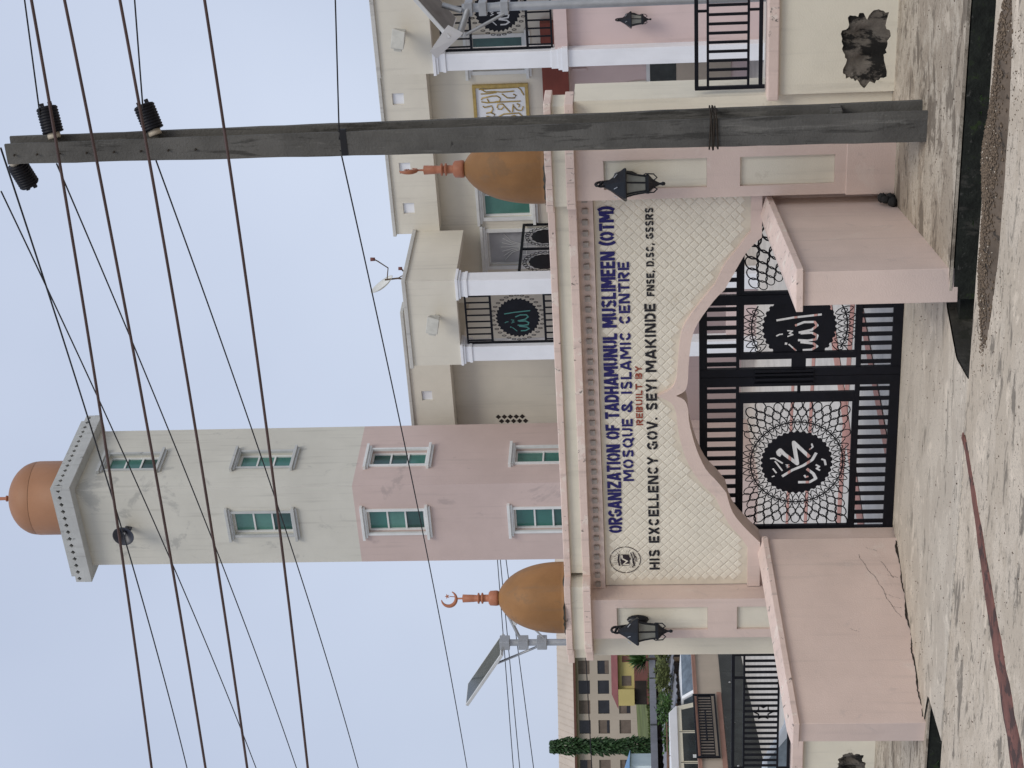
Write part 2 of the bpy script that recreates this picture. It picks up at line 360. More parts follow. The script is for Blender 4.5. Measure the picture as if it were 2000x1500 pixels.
# gravel heap on the road by the drain, litter in the drain
g = MB()
def pebble(b, x, y, z, r):
    vs = [(x + r * random.uniform(.6, 1.2), y, z), (x - r * random.uniform(.6, 1.2), y, z), (x, y + r * random.uniform(.6, 1.2), z), (x, y - r * random.uniform(.6, 1.2), z), (x, y, z + r * random.uniform(.4, .9)), (x, y, z - r)]
    b.add(vs, [(0, 2, 4), (2, 1, 4), (1, 3, 4), (3, 0, 4), (2, 0, 5), (1, 2, 5), (3, 1, 5), (0, 3, 5)])
def heap_h(x, y):
    u = (x - 4.55) / 1.75; v = (y + 4.55) / .34; d = u * u + v * v
    return .10 * max(0, 1 - d) * (1 + .3 * math.sin(x * 5) * math.sin(y * 9))
for i in range(5200):
    x = random.gauss(4.6, .85); y = random.gauss(-4.5, .125)
    if y > -4.13 or x < 2.6: continue
    if ((x - 4.55) / 1.9) ** 2 + ((y + 4.55) / .40) ** 2 > random.uniform(.5, 1.25): continue
    pebble(g, x, y, roadz(x, y) + heap_h(x, y), random.choice((.008, .01, .013, .016, .022)))
for i in range(500):
    x = random.uniform(2.4, 6.5); y = random.uniform(-5.4, -4.15); pebble(g, x, y, roadz(x, y), random.uniform(.005, .012))
g.build('gravel', 'gravel', kind='stuff')
g = MB()
for i in range(110):
    x = random.gauss(4.6, .8); y = random.gauss(-4.52, .16)
    if y > -4.13 or x < 2.7: continue
    pebble(g, x, y, roadz(x, y) + heap_h(x, y) + .004, random.uniform(.006, .013))
g.build('pale_rubble', 'porcelain', kind='stuff')
sheet(2.9, 6.6, -4.92, -4.15, lambda x, y: roadz(x, y) + heap_h(x, y) - .006 if heap_h(x, y) > .004 else roadz(x, y) - .02, 60, 20).build('gravel_bed', 'soil', kind='structure')
g = MB()
for i in range(420):
    x = random.choice((random.uniform(2.4, 7), random.uniform(-6, -2.2))); y = random.uniform(-4.05, -2.75); pebble(g, x, y, -.61, random.uniform(.008, .03))
g.build('drain_litter', 'gravel', kind='stuff')
g = MB()
for k in range(26):
    x0 = random.choice((random.uniform(2.7, 6.6), random.uniform(2.7, 6.6), random.uniform(-4.5, -2.4))); y0 = random.choice((-2.9, -2.93)); z0 = random.uniform(-.5, -.14)
    for i in range(random.randint(3, 9)):
        p = Vector((x0 + random.gauss(0, .02), y0, z0)); d_ = Vector((random.gauss(0, .5), -abs(random.gauss(.5, .3)), random.uniform(.2, 1))).normalized(); w_ = d_.cross(Vector((0, 1, .3))).normalized() * .006; L_ = random.uniform(.03, .09)
        g.add([p - w_, p + w_, p + d_ * L_ + Vector((0, 0, -.01))], [(0, 1, 2)])
g.build('drain_weeds', 'leaf_green', kind='stuff')
g = MB()
for i in range(150):
    x = random.uniform(-4, 6); y = random.uniform(-8, -.2); z = roadz(x, y) if y < -4.06 else (drive_z(x, y) if -2.1 < x < 2.3 else None)
    if z is None: continue
    a = random.uniform(0, 6.3); r = random.uniform(.008, .022); c, s_ = math.cos(a) * r, math.sin(a) * r
    g.add([(x + c, y + s_, z + .006), (x - s_ * .5, y + c * .5, z + .009), (x - c, y - s_, z + .006), (x + s_ * .5, y - c * .5, z + .004)], [(0, 1, 2, 3)])
g.build('leaf_litter', 'bark', kind='stuff')
g = MB()
for i in range(2600):
    x = random.uniform(-3.5, 8); y = random.uniform(-9, .6)
    if y < -4.06: z = roadz(x, y)
    elif lerp1(y, DL) + .05 < x < lerp1(y, DR) - .05: z = drive_z(x, min(y, .9))
    elif x > 3.0 and -2.8 < y < .2: z = pave_z(x, y)
    else: continue
    pebble(g, x, y, z, random.choice((.003, .004, .005, .007, .011)))
g.build('grit', 'soil', kind='stuff')

# ------------------------------------------------------------------ gateway
GW = thing('gateway', 'pink and cream gateway with ogee arch, lettering and two orange domes', 'gateway', (0, 0, 0))
AI = [(-2.87, 1.60), (-2.20, 1.60), (-1.97, 1.80), (-1.73, 1.96), (-1.44, 2.04), (-1.27, 2.16), (-1.09, 2.30), (-.82, 2.41), (-.55, 2.48), (-.38, 2.51), (-.23, 2.52), (-.10, 2.56), (-.035, 2.67), (.03, 2.56), (.16, 2.52), (.37, 2.51), (.74, 2.47), (.96, 2.39), (1.25, 2.20), (1.39, 2.07), (1.64, 1.94), (1.86, 1.82), (1.99, 1.71), (2.06, 1.63), (2.69, 1.63)]
AO = [(-2.87, 1.76), (-2.27, 1.76), (-2.10, 1.86), (-1.90, 2.01), (-1.50, 2.18), (-1.38, 2.29), (-1.17, 2.44), (-.90, 2.56), (-.60, 2.63), (-.42, 2.655), (-.27, 2.67), (-.13, 2.73), (-.035, 2.90), (.06, 2.73), (.20, 2.66), (.42, 2.64), (.80, 2.60), (1.02, 2.51), (1.33, 2.29), (1.47, 2.18), (1.72, 2.07), (1.93, 1.91), (2.05, 1.83), (2.14, 1.76), (2.69, 1.76)]
def smooth_line(L, corners, k=3):
    o = [L[0]]
    for i in range(len(L) - 1):
        p0 = L[i - 1] if i and i not in corners else L[i]; p1, p2 = L[i], L[i + 1]; p3 = L[i + 2] if i + 2 < len(L) and i + 1 not in corners else L[i + 1]
        for j in range(1, k + 1):
            t = j / k
            o.append(tuple(.5 * (2 * p1[a] + (p2[a] - p0[a]) * t + (2 * p0[a] - 5 * p1[a] + 4 * p2[a] - p3[a]) * t * t + (3 * p1[a] - p0[a] - 3 * p2[a] + p3[a]) * t ** 3) for a in (0, 1)))
    return o
cn = {1, 4, 12, 19, 23}
AIs, AOs = smooth_line(AI, cn), smooth_line(AO, cn)
# moulded pink band along the arch, deep enough to give the soffit
b = MB(); n = len(AIs)
for i in range(n - 1):
    p, q, r, s_ = AIs[i], AIs[i + 1], AOs[i + 1], AOs[i]
    F, Bk = .275, .62
    b.add([(p[0], F, p[1]), (q[0], F, q[1]), (r[0], F, r[1]), (s_[0], F, s_[1])], [(0, 1, 2, 3)])
    b.add([(p[0], F, p[1]), (q[0], F, q[1]), (q[0], Bk, q[1]), (p[0], Bk, p[1])], [(0, 3, 2, 1)])
    b.add([(s_[0], F, s_[1]), (r[0], F, r[1]), (r[0], .345, r[1]), (s_[0], .345, s_[1])], [(0, 1, 2, 3)])
b.build('arch_moulding', 'pink', GW)
# cream panel behind, with the band's outline as lower edge
poly = [(x, z) for x, z in AOs] + [(2.69, 3.62), (-2.87, 3.62)]
b = MB(); n = len(poly); b.add([(x, .34, z) for x, z in poly], [tuple(range(n))])
polyb = [(x, z) for x, z in AIs] + [(2.69, 3.62), (-2.87, 3.62)]
b.add([(x, .62, z) for x, z in polyb], [tuple(range(len(polyb) - 1, -1, -1))])
b.build('sign_panel', 'grout', GW)
# raised lozenges covering the panel
from bisect import bisect
def low_z(x):
    xs = [p[0] for p in AOs]; i = min(max(bisect(xs, x), 1), len(xs) - 1); (x0, z0), (x1, z1) = AOs[i - 1], AOs[i]
    return z0 + (z1 - z0) * ((x - x0) / (x1 - x0) if x1 > x0 else 0)
LA, LB = .062, .060
b = MB(); e1, e2 = .985, .70
b.add([(LA * e1, 0, 0), (0, 0, LB * e1), (-LA * e1, 0, 0), (0, 0, -LB * e1), (LA * e2, -.0055, 0), (0, -.0055, LB * e2), (-LA * e2, -.0055, 0), (0, -.0055, -LB * e2)],
      [(4, 5, 6, 7), (0, 1, 5, 4), (1, 2, 6, 5), (2, 3, 7, 6), (3, 0, 4, 7)])
b.f = [f[::-1] for f in b.f]
lz = b.mesh('lozenge', 'lozenge')
cells = []
for j in range(-2, 46):
    for i in range(-2, 56):
        x = -2.87 + i * 2 * LA + (LA if j % 2 else 0); z = 1.70 + j * LB
        if x - LA * .9 < -2.86 or x + LA * .9 > 2.68 or z + LB > 3.61: continue
        if min(z - LB - low_z(x), z - low_z(x - LA), z - low_z(x + LA)) < .004: continue
        cells.append((x, z))
cells.sort(key=lambda c: (Vector((c[0], .34, c[1])) - CAM).length)
for x, z in cells[:300]:
    share('lozenge', lz, GW, (x + random.uniform(-.004, .004), .3385 + random.uniform(-.0008, .0012), z + random.uniform(-.004, .004)), (random.uniform(-.02, .02), random.uniform(-.07, .07), random.uniform(-.02, .02)), (random.uniform(.92, 1.02), 1, random.uniform(.92, 1.02)))
b2 = MB()
for x, z in cells[300:]:
    dx, dy, dz = random.uniform(-.004, .004), random.uniform(-.0008, .001), random.uniform(-.004, .004)
    b2.add([(v[0] + x + dx, v[1] + .3385 + dy, v[2] + z + dz) for v in b.v], b.f)
b2.build('lozenge_field', 'lozenge', GW, kind='stuff')
# piers, sunk panels
def pier(x0, x1, zb, lp):
    xc = (x0 + x1) / 2; hw = .178
    b = MB().wall(x0, x1, zb, 3.83, 0, .06, [(xc - hw, xc + hw, 2.29, 3.48), (xc - hw, xc + hw, .83, 1.91)])
    b.box(x0, x1, .061, .62, zb, 3.83)
    o = b.build('pier', 'pink', GW)
    for z0, z1 in ((2.29, 3.48), (.83, 1.91)):
        MB().box(xc - hw + .002, xc + hw - .002, .036, .059, z0 + .002, z1 - .002).build('sunk_panel', 'cream', o)
    MB().box(x0 - .014, x1 + .014, -.014, .05, zb, .70).build('plinth', 'pink', o, .006)
    return o
pier(2.69, 3.30, -.1, 1); pier(-3.49, -2.88, -.2, 0)
MB().box(3.302, 3.79, .34, 1.02, -.1, 3.81).build('side_wall', 'cream', GW); MB().box(-4.0, -3.492, .34, 1.0, -.2, 3.81).build('side_wall', 'cream', GW)
# inner jambs below the arch springing
MB().box(-2.88, -2.30, .34, .80, -.25, 1.60).build('jamb', 'pink', GW); MB().box(2.20, 2.69, .34, .80, -.25, 1.63).build('jamb', 'pink', GW)
# dentil band
MB().box(-2.88, 2.69, .285, .60, 3.625, 3.84).build('dentil_band', 'pink', GW)
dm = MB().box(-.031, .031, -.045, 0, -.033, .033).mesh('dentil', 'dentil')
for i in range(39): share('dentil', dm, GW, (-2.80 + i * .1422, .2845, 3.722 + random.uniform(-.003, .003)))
# cornice: lower pink slab, cream frieze, upper pink slab; it breaks forward over the piers
def cornice(x0, x1, f, bk, d=0):
    MB().box(x0, x1, f, bk, 3.815 - d, 3.915).build('cornice_lower', 'pink_coping', GW, .008)
    MB().box(x0 + .03, x1 - .03, f + .03, bk - .03, 3.916, 4.068).build('cornice_frieze', 'cream_frieze', GW)
    MB().box(x0 - .02, x1 + .02, f - .025, bk + .02, 4.069, 4.155).build('cornice_top', 'pink_coping', GW, .01)
cornice(-2.60, 2.62, .15, .80)
cornice(-3.64, -2.603, -.10, .86, .004); cornice(2.623, 3.46, -.10, .86, .004)
cornice(-3.99, -3.665, .20, .70, .002); cornice(3.485, 3.80, .20, .70, .002)
# hairline joints in the pier cornices
for x0, x1 in ((-3.62, -2.62), (2.64, 3.44)):
    for z0, z1, y in ((4.071, 4.15, -.1262), (3.818, 3.91, -.1012)):
        x = x0 + .05
        while x < x1: MB().box(x, x + .003, y, y + .004, z0 + .008, z1 - .008).build('cornice_joint', 'crack', GW); x += random.uniform(.16, .34)
# domes with finial
def dome(x, y, r, h, rot):
    prof = []
    for i in range(17):
        t = i / 16; prof.append((r * (1 - t ** 2.35) ** .56 * (1 - .03 * (1 - t)) if t < 1 else .06, t * h))
    prof[-1] = (.06, h)
    d = MB().lathe([(r * 1.0, 0)] + prof, 40).build('dome', 'dome_paint', GW); d.location = (x, y, 4.15)
    f = MB().lathe([(.0, h - .01), (.10, h - .01), (.105, h + .02), (.10, h + .10), (.075, h + .12), (.05, h + .125), (.05, h + .19), (.075, h + .20), (.075, h + .215), (.045, h + .225), (.045, h + .24), (.075, h + .25), (.075, h + .265), (.045, h + .275), (.05, h + .33), (.055, h + .47), (.03, h + .475), (.012, h + .48), (.012, h + .55)], 16)
    f.build('finial', 'terracotta', d)
    R1 = .10; c = MB(); pts = []; rad = []
    for i in range(25):
        a = R_(100 + 235 * i / 24); pts.append((R1 * math.cos(a) * 1.0, 0, h + .66 + R1 * math.sin(a))); rad.append(.006 + .020 * math.sin(math.pi * i / 24))
    c.tube(pts, rad, 8)
    star = [(.035 * (1 if i % 2 == 0 else .42) * math.sin(i * math.pi / 5) + .03, h + .68 + .035 * (1 if i % 2 == 0 else .42) * math.cos(i * math.pi / 5)) for i in range(10)]
    c.prism(star, -.006, .006); c.tube([(.03, 0, h + .65), (.02, 0, h + .55)], .006, 6)
    ml = MB(); rn = random.Random(int(x * 10)); k = 60
    for j in range(3): ml.v += [((r + (.012, .016, .002)[j] * rn.uniform(.3, 1)) * math.cos(2 * math.pi * i / k), (r + (.012, .016, .002)[j] * rn.uniform(.3, 1)) * math.sin(2 * math.pi * i / k), (0, .008, .010 + .022 * rn.random() ** 2)[j]) for i in range(k)]
    ml.f = [(j * k + i, j * k + (i + 1) % k, (j + 1) * k + (i + 1) % k, (j + 1) * k + i) for j in range(2) for i in range(k)]; ml.sm = [True] * len(ml.f)
    ml.build('moss_line', 'drain_wall', d)
    o = c.build('crescent', 'terracotta', d); o.rotation_euler = (0, 0, R_(rot)); return d
dome(3.01, .33, .45, .99, 96); dome(-3.05, .33, .49, .92, 30)

# ------------------------------------------------------------------ lettering in stencil strokes
def G(ch):
    w = {'I': .24, 'M': .92, 'W': .95, '(': .34, ')': .34, '.': .2, ',': .22, ' ': .34, '&': .8, 'N': .74, 'O': .74, 'Q': .78, 'G': .72, 'A': .76, 'K': .72, 'R': .70, 'L': .56, 'T': .64, 'E': .6, 'F': .58}.get(ch, .68)
    T = .2; h = T / 2; l, r, m_ = h, w - h, w / 2; g_ = .035
    S = {
     'A': [[(h * .8, 0), (m_ - .03, 1)], [(w - h * .8, 0), (m_ + .03, 1)], [(.26 * w, .27), (.74 * w, .27)]],
     'B': [[(l, 0), (l, 1)], [(2 * h + g_, 1 - h), (r - .16, 1 - h)] + arc(r - .17, .76, .17, .14, 80, -80, 6) + [(2 * h + g_, .52)], [(2 * h + g_, .44), (r - .15, .46)] + arc(r - .15, .28, .15, .18, 80, -80, 6) + [(2 * h + g_, h)]],
     'C': [arc(m_, .5, m_ - h, .5 - h, 40, 168, 10), arc(m_, .5, m_ - h, .5 - h, 192, 320, 10)],
     'D': [[(l, 0), (l, 1)], [(2 * h + g_, 1 - h), (.5 * w, 1 - h)] + arc(.5 * w, .5, .5 * w - h, .5 - h, 75, -75, 10) + [(2 * h + g_, h)]],
     'E': [[(l, 0), (l, 1)], [(2 * h, 1 - h), (w, 1 - h)], [(2 * h, .5), (w * .9, .5)], [(2 * h, h), (w, h)]],
     'F': [[(l, 0), (l, 1)], [(2 * h, 1 - h), (w, 1 - h)], [(2 * h, .5), (w * .88, .5)]],
     'G': [arc(m_, .5, m_ - h, .5 - h, 42, 168, 10), arc(m_, .5, m_ - h, .5 - h, 192, 300, 9), [(r, .08), (r, .5)], [(r - h, .45), (m_, .45)]],
     'H': [[(l, 0), (l, 1)], [(r, 0), (r, 1)], [(2 * h, .5), (w - 2 * h, .5)]],
     'I': [[(m_, 0), (m_, 1)]],
     'K': [[(l, 0), (l, 1)], [(2 * h + g_, .42), (r + .02, 1)], [(.45 * w, .58), (r + .03, 0)]],
     'L': [[(l, 0), (l, 1)], [(2 * h, h), (w, h)]],
     'M': [[(l, 0), (l, 1)], [(r, 0), (r, 1)], [(2 * h + .01, .97), (m_ - .01, .28)], [(w - 2 * h - .01, .97), (m_ + .01, .28)]],
     'N': [[(l, 0), (l, 1)], [(r, 0), (r, 1)], [(2 * h, .95), (w - 2 * h, .05)]],
     'O': [arc(m_, .5, m_ - h, .5 - h, 98, 262, 14), arc(m_, .5, m_ - h, .5 - h, -82, 82, 14)],
     'Q': [arc(m_, .5, m_ - h, .5 - h, 98, 262, 14), arc(m_, .5, m_ - h, .5 - h, -60, 82, 12), [(m_, .25), (w, -.06)]],
     'R': [[(l, 0), (l, 1)], [(2 * h + g_, 1 - h), (r - .16, 1 - h)] + arc(r - .16, .72, .16, .18, 80, -80, 6) + [(2 * h + g_, .46)], [(.5 * w, .40), (r + .02, 0)]],
     'S': [arc(m_, .745, m_ - h, .175, 25, 165, 8), [(l + .0, .70), (.32 * w, .56), (.68 * w, .44), (r, .30)], arc(m_, .255, m_ - h, .175, -155, -15, 8)],
     'T': [[(0, 1 - h), (w, 1 - h)], [(m_, 0), (m_, 1 - 2 * h - .03)]],
     'U': [[(l, 1), (l, .35)] + arc(m_, .35, m_ - h, .35 - h, 190, 255, 6), arc(m_, .35, m_ - h, .35 - h, -75, -10, 6) + [(r, .35), (r, 1)]],
     'V': [[(h * .8, 1), (m_ - .02, 0)], [(w - h * .8, 1), (m_ + .02, 0)]],
     'X': [[(h, 0), (r, 1)], [(h, 1), (.42 * w, .58)], [(.58 * w, .42), (r, 0)]],
     'Y': [[(h * .8, 1), (m_, .46)], [(w - h * .8, 1), (m_, .46)], [(m_, 0), (m_, .40)]],
     'Z': [[(0, 1 - h), (w, 1 - h)], [(0, h), (w, h)], [(w - h, .80), (h, .20)]],
     '&': [arc(.40 * w, .76, .19, .15, -60, 250, 10), [(.22 * w, .62), (w, 0)], arc(.36 * w, .27, .25, .18, 130, 330, 10)],
     '(': [arc(.62, .5, .5, .66, 125, 235, 10)], ')': [arc(-.28, .5, .5, .66, 55, -55, 10)],
     '.': [[(.1, 0), (.1, .2)]], ',': [[(.12, .2), (.11, 0), (.04, -.14)]], ' ': []}[ch]
    return w, S, T
def lettering(text, x0, x1, z0, z1, material, line, y=.3255, bold=1.22):
    """one mesh for each painted word"""
    H = z1 - z0; gap = .10; wd = 0
    for ch in text: wd += G(ch)[0] + gap
    wd -= gap; sx = (x1 - x0) / wd; b = MB(); cx = 0; word = ''
    for ch in text + ' ':
        if ch == ' ':
            if word: b.build('lettering', material, GW, label='%s word %s' % (line, word))
            b = MB(); word = ''
        else: word += ch
        w_, S, T = G(ch)
        for k, st in enumerate(S):
            rb = ribbon([(p[0] * sx / H, p[1]) for p in st], T * bold * (.92 if sx / H > .8 else max(.75, sx / H)))
            vs = []; yy = y - .0004 * k
            for a, c in rb: vs += [(x0 + cx * sx + a.x * H, yy, z0 + a.y * H), (x0 + cx * sx + c.x * H, yy, z0 + c.y * H)]
            b.add(vs, [(2 * i, 2 * i + 1, 2 * i + 3, 2 * i + 2) for i in range(len(rb) - 1)])
        cx += w_ + gap
lettering('ORGANIZATION OF TADHAMUNUL MUSLIMEEN (OTM)', -2.05, 2.49, 3.382, 3.560, 'paint_navy', 'navy top line', bold=1.16)
lettering('MOSQUE & ISLAMIC CENTRE', -1.28, 1.77, 3.215, 3.352, 'paint_navy', 'navy second line')
lettering('REBUILT BY', -.47, .37, 3.085, 3.170, 'paint_red', 'brick red')
lettering('HIS EXCELLENCY GOV. SEYI MAKINDE', -2.63, 1.21, 2.905, 3.040, 'paint_black', 'black bottom line')
lettering('FNSE, D.SC, GSSRS', 1.31, 2.46, 2.915, 3.008, 'paint_black', 'small black')
# round emblem
b = MB(); ec = (-2.47, 3.355)
def flat(b, pts, wd, y):
    rb = ribbon(pts, wd); vs = []
    for a, c in rb: vs += [(a.x, y, a.y), (c.x, y, c.y)]
    b.add(vs, [(2 * i, 2 * i + 1, 2 * i + 3, 2 * i + 2) for i in range(len(rb) - 1)])
for k in range(6): flat(b, arc(*ec, .2, .2, 5 + 60 * k, 61 + 60 * k, 12), .010, .3255)
sx = lambda p: (ec[0] + p[0] * .2, ec[1] + p[1] * .2)
for pts, wd in [([(-.46, .38), (-.02, .46), (.44, .40)], .020)]: flat(b, [sx(p) for p in pts], wd, .3255)
q = [(-.44, .24), (-.02, .32), (.42, .26), (.42, -.24), (.15, -.30), (.06, -.38), (-.02, -.28), (-.44, -.28)]
b.add([(*[sx(p)[0]], .3255, sx(p)[1]) for p in q], [tuple(range(len(q)))])
for k in range(26):
    a = R_(20 + 320 * k / 25 + 10)
    if -2.4 < a - 4.7 < -1.2: continue
    flat(b, [sx((math.cos(a) * .58, math.sin(a) * .58)), sx((math.cos(a) * (.74 + .1 * (k % 3 == 0)), math.sin(a) * (.74 + .1 * (k % 3 == 0))))], .0035, .3255)
for pts in ([(-.6, -.42), (-.35, -.60), (-.05, -.52), (.25, -.62), (.62, -.5)], [(-.5, -.62), (-.2, -.50), (.15, -.48), (.55, -.36)], [(-.1, -.7), (.15, -.72), (.3, -.66)]): flat(b, [sx(p) for p in pts], .012, .3251)
b.build('emblem', 'emblem_ink', GW, label='round black stencilled emblem with an M on a dark shield')
b = MB()
for pts in ([(-.36, -.26), (-.34, .12), (-.10, -.12), (.10, .20)], [(.10, .20), (.36, .22)], ): flat(b, [sx(p) for p in pts], .020, .3248)
b.build('emblem_letter', 'lozenge', GW)

# ------------------------------------------------------------------ wall lanterns
def lantern(loc, rz, label, s=1.0):
    t = thing('wall_lantern', label, 'lantern', loc, rz, 'lanterns on the walls'); t.scale = (s, s, s)
    # origin = wall point at the arm root; -Y out of the wall
    b = MB().lathe([(0, 0), (.045, .0), (.06, .02), (.05, .05), (.035, .07), (0, .075)], 12)
    vs = [(v[0], -v[2], v[1] * 1.9 - .05) for v in b.v]; b.v = vs
    b.build('back_plate', 'lantern_black', t)
    pts = [(0, -.03, -.02), (0, -.07, -.08), (0, -.12, -.02), (0, -.135, .09)] + [(0, -.205 + .075 * math.cos(R_(a)), .13 + .075 * math.sin(R_(a))) for a in range(10, 400, 26)] + [(0, -.15, .07)]
    MB().tube(pts[:4] + [(0, -.15, .16)] + [(0, -.20 + .055 * math.cos(R_(a)), .17 + .05 * math.sin(R_(a))) for a in range(160, -200, -25)], [.016] * 5 + [.013] * 15, 8).build('arm', 'lantern_black', t)
    cy = -.23
    MB().lathe([(.0, .115), (.02, .115), (.03, .09), (.062, .04), (.155, -.075), (.16, -.09), (.15, -.10), (.06, -.10)], 6, (0, cy, .04), False).build('roof', 'lantern_black', t)
    prof = [(.135, -.062), (.112, -.10), (.095, -.16), (.083, -.23), (.078, -.27)]
    MB().lathe([(r * .96, z) for r, z in prof], 6, (0, cy, .04), False).build('glass', 'lamp_glass', t)
    for k in range(6):
        a = k * math.pi / 3; MB().tube([(r * math.cos(a), cy + r * math.sin(a), z + .04) for r, z in prof], .009, 5).build('rib', 'lantern_black', t)
        b = MB().tube([(.082 * math.cos(a), cy + .082 * math.sin(a), -.20), (.10 * math.cos(a), cy + .10 * math.sin(a), -.23), (.095 * math.cos(a), cy + .095 * math.sin(a), -.30), (.06 * math.cos(a), cy + .06 * math.sin(a), -.33), (.035 * math.cos(a), cy + .035 * math.sin(a), -.30)], .0065, 5)
        if k % 2 == 0: b.build('scroll', 'lantern_black', t)
        a2 = a + math.pi / 6
        m1 = [(.10 * math.cos(a2), cy + .10 * math.sin(a2), .053), (.125 * math.cos(a2 + .2), cy + .125 * math.sin(a2 + .2), .024)]
        MB().tube(m1, .004, 4).build('roof_line', 'lamp_trim', t)
    MB().lathe([(.08, -.265), (.092, -.275), (.092, -.295), (.05, -.33), (.028, -.36), (.012, -.39), (.012, -.405), (.02, -.42), (.014, -.44), (0, -.445)], 6, (0, cy, .04), False).build('finial', 'lantern_black', t)
    return t
lantern((2.97, .036, 3.29), 0, 'black six-sided lantern on the gate pier beside the concrete pole', 1.28)
lantern((-3.20, .036, 3.27), 0, 'black six-sided lantern on the gate pier farther from the pole', 1.28)

# ------------------------------------------------------------------ metal gate
DISC_L = [[(-.43, .44), (.00, .74)]]
def zl(p): return ((760 - p[1]) / 265, (960 - p[0]) / 265)
def zr(p): return ((935 - p[1]) / 300, (1050 - p[0]) / 300)
STL = [([(845, 700), (828, 690), (822, 668), (838, 652), (870, 690), (965, 772), (935, 590), (1055, 718)], .11), ([(855, 878), (930, 825), (1010, 788), (1075, 740), (1103, 680)], .09), ([(1035, 815), (1085, 858), (1105, 900), (1060, 930), (975, 930)], .09),
       ([(785, 808), (815, 850)], .05), ([(800, 745), (858, 832)], .05), ([(765, 725), (795, 722), (860, 768)], .055), ([(878, 778), (905, 780), (885, 790), (908, 796), (888, 806)], .035), ([(1065, 602), (1076, 632), (1050, 655)], .05), ([(1100, 782), (1128, 800), (1108, 815), (1135, 832)], .06), ([(1140, 735), (1165, 745), (1175, 790)], .06), ([(1018, 868), (1030, 888), (1050, 880)], .06), ([(780, 880), (800, 872)], .05)]
STR = [([(865, 872), (1000, 850), (1225, 828)], .07), ([(1015, 922), (1085, 893), (1170, 893), (1192, 925), (1150, 962), (1045, 985)], .075), ([(1060, 992), (1150, 988), (1195, 1015), (1185, 1048), (1120, 1058), (1040, 1052)], .075), ([(1060, 1070), (1165, 1085), (1195, 1112), (1150, 1140), (1080, 1143)], .075), ([(865, 1012), (890, 998), (918, 995)], .05), ([(952, 965), (995, 970), (970, 990), (998, 1002), (955, 1018)], .045), ([(935, 1080), (955, 1082)], .075), ([(965, 1085), (1030, 1148)], .045)]
def stroke_cutter(strokes, tr, rad, c, y0, y1):
    b = MB()
    for pts, wd in strokes:
        P = [Vector(tr(p)) * rad for p in pts]; w2 = wd * rad / 2
        for i in range(len(P) - 1):
            d = (P[i + 1] - P[i]).normalized(); n = Vector((-d.y, d.x)) * w2; k = .001 * (i % 3)
            b.prism([(c[0] + v.x, c[1] + v.y) for v in (P[i] - n, P[i + 1] - n, P[i + 1] + n, P[i] + n)], y0 - k, y1 + k)
        for i, p in enumerate(P[1:-1]): b.prism([(c[0] + p.x + w2 * 1.01 * math.cos(a * .7854 + .2), c[1] + p.y + w2 * 1.01 * math.sin(a * .7854 + .2)) for a in range(8)], y0 - .005, y1 + .005)
    return b
def disc_part(parent, c, rad, strokes, tr, clip=None):
    n = 34; pts = []
    for i in range(n):
        for k, rr in ((-.38, .955), (-.18, 1.0), (.18, 1.0), (.38, .955)):
            a = 2 * math.pi * (i + k) / n; x, z = rad * rr * math.cos(a), rad * rr * math.sin(a)
            if clip: x = max(clip[0] - c[0], min(clip[1] - c[0], x))
            pts.append((c[0] + x, c[1] + z))
    o = MB().prism(pts, .795, .807).build('disc', 'black_metal', parent)
    bpy.context.view_layer.update()
    try: cut(o, stroke_cutter(strokes, tr, rad, c, .78, .82))
    except Exception as ex: print('cut failed', ex)
    return o
def ringmesh(rx, rz, th, n=14, pointed=False):
    b = MB(); pts = []
    for i in range(n):
        a = 2 * math.pi * i / n; x = rx * math.cos(a); z = rz * math.sin(a)
        if pointed: x *= (1 - .35 * abs(math.sin(a)) ** 3)
        pts.append((x, 0, z))
    return b.tube(pts, th, 4, closed=True).mesh('ring', 'black_metal')
RG1, RG2, RG3 = ringmesh(.046, .118, .0068, 12, True), ringmesh(.0318, .043, .0040, 14), ringmesh(.030, .040, .007, 8, True)
def lattice(parent, c, x0, x1, z0, z1, rad, n=42, inner=True):
    y = .801; me = RG1
    if inner:
        b = MB(); pts = [(c[0] + rad * 1.28 * math.cos(2 * math.pi * i / 60), y, c[1] + rad * 1.28 * math.sin(2 * math.pi * i / 60)) for i in range(60)]
        pts = [p for p in pts if x0 < p[0] < x1 and z0 < p[2] < z1]
        if len(pts) > 55: b.tube(pts, .009, 5, closed=True)
        else:
            seg = []
            for p in pts + [None]:
                if p is None or (seg and (Vector(p) - Vector(seg[-1])).length > .12):
                    if len(seg) > 1: b.tube(seg, .009, 5)
                    seg = []
                if p: seg.append(p)
        b.build('circle', 'black_metal', parent)
    for k, (rr, mesh_, N_, off) in enumerate([(1.27, RG1, n, 0), (1.27, RG3, n, 0), (1.60, RG2, n, .5), (1.80, RG2, n, 0), (2.03, RG2, n, .5), (2.29, RG2, n, 0), (2.58, RG2, n, .5), (2.91, RG2, n, 0), (3.28, RG2, n, .5)]):
        if not inner and k < 2: continue
        for i in range(N_):
            a = 2 * math.pi * (i + off) / N_; x, z = c[0] + rad * rr * math.cos(a), c[1] + rad * rr * math.sin(a); mg = .035
            if not (x0 + mg < x < x1 - mg and z0 + mg < z < z1 - mg): continue
            s_ = 1.0 if mesh_ is not RG2 else rr
            share('ring', mesh_, parent, (x, y, z), (0, -(a - math.pi / 2), 0), (s_, 1, s_))
BARM = MB().box(-.025, .025, -.0125, .0125, -.5, .5).mesh('bar', 'black_metal')
def bars(parent, x0, x1, z0, z1, n, y=.80, th=1.):
    for i in range(n):
        x = x0 + (x1 - x0) * (i + .5) / n; share('bar', BARM, parent, (x, y, (z0 + z1) / 2), (0, 0, 0), (th, 1, z1 - z0))
ZT, ZB = 2.36, -.165
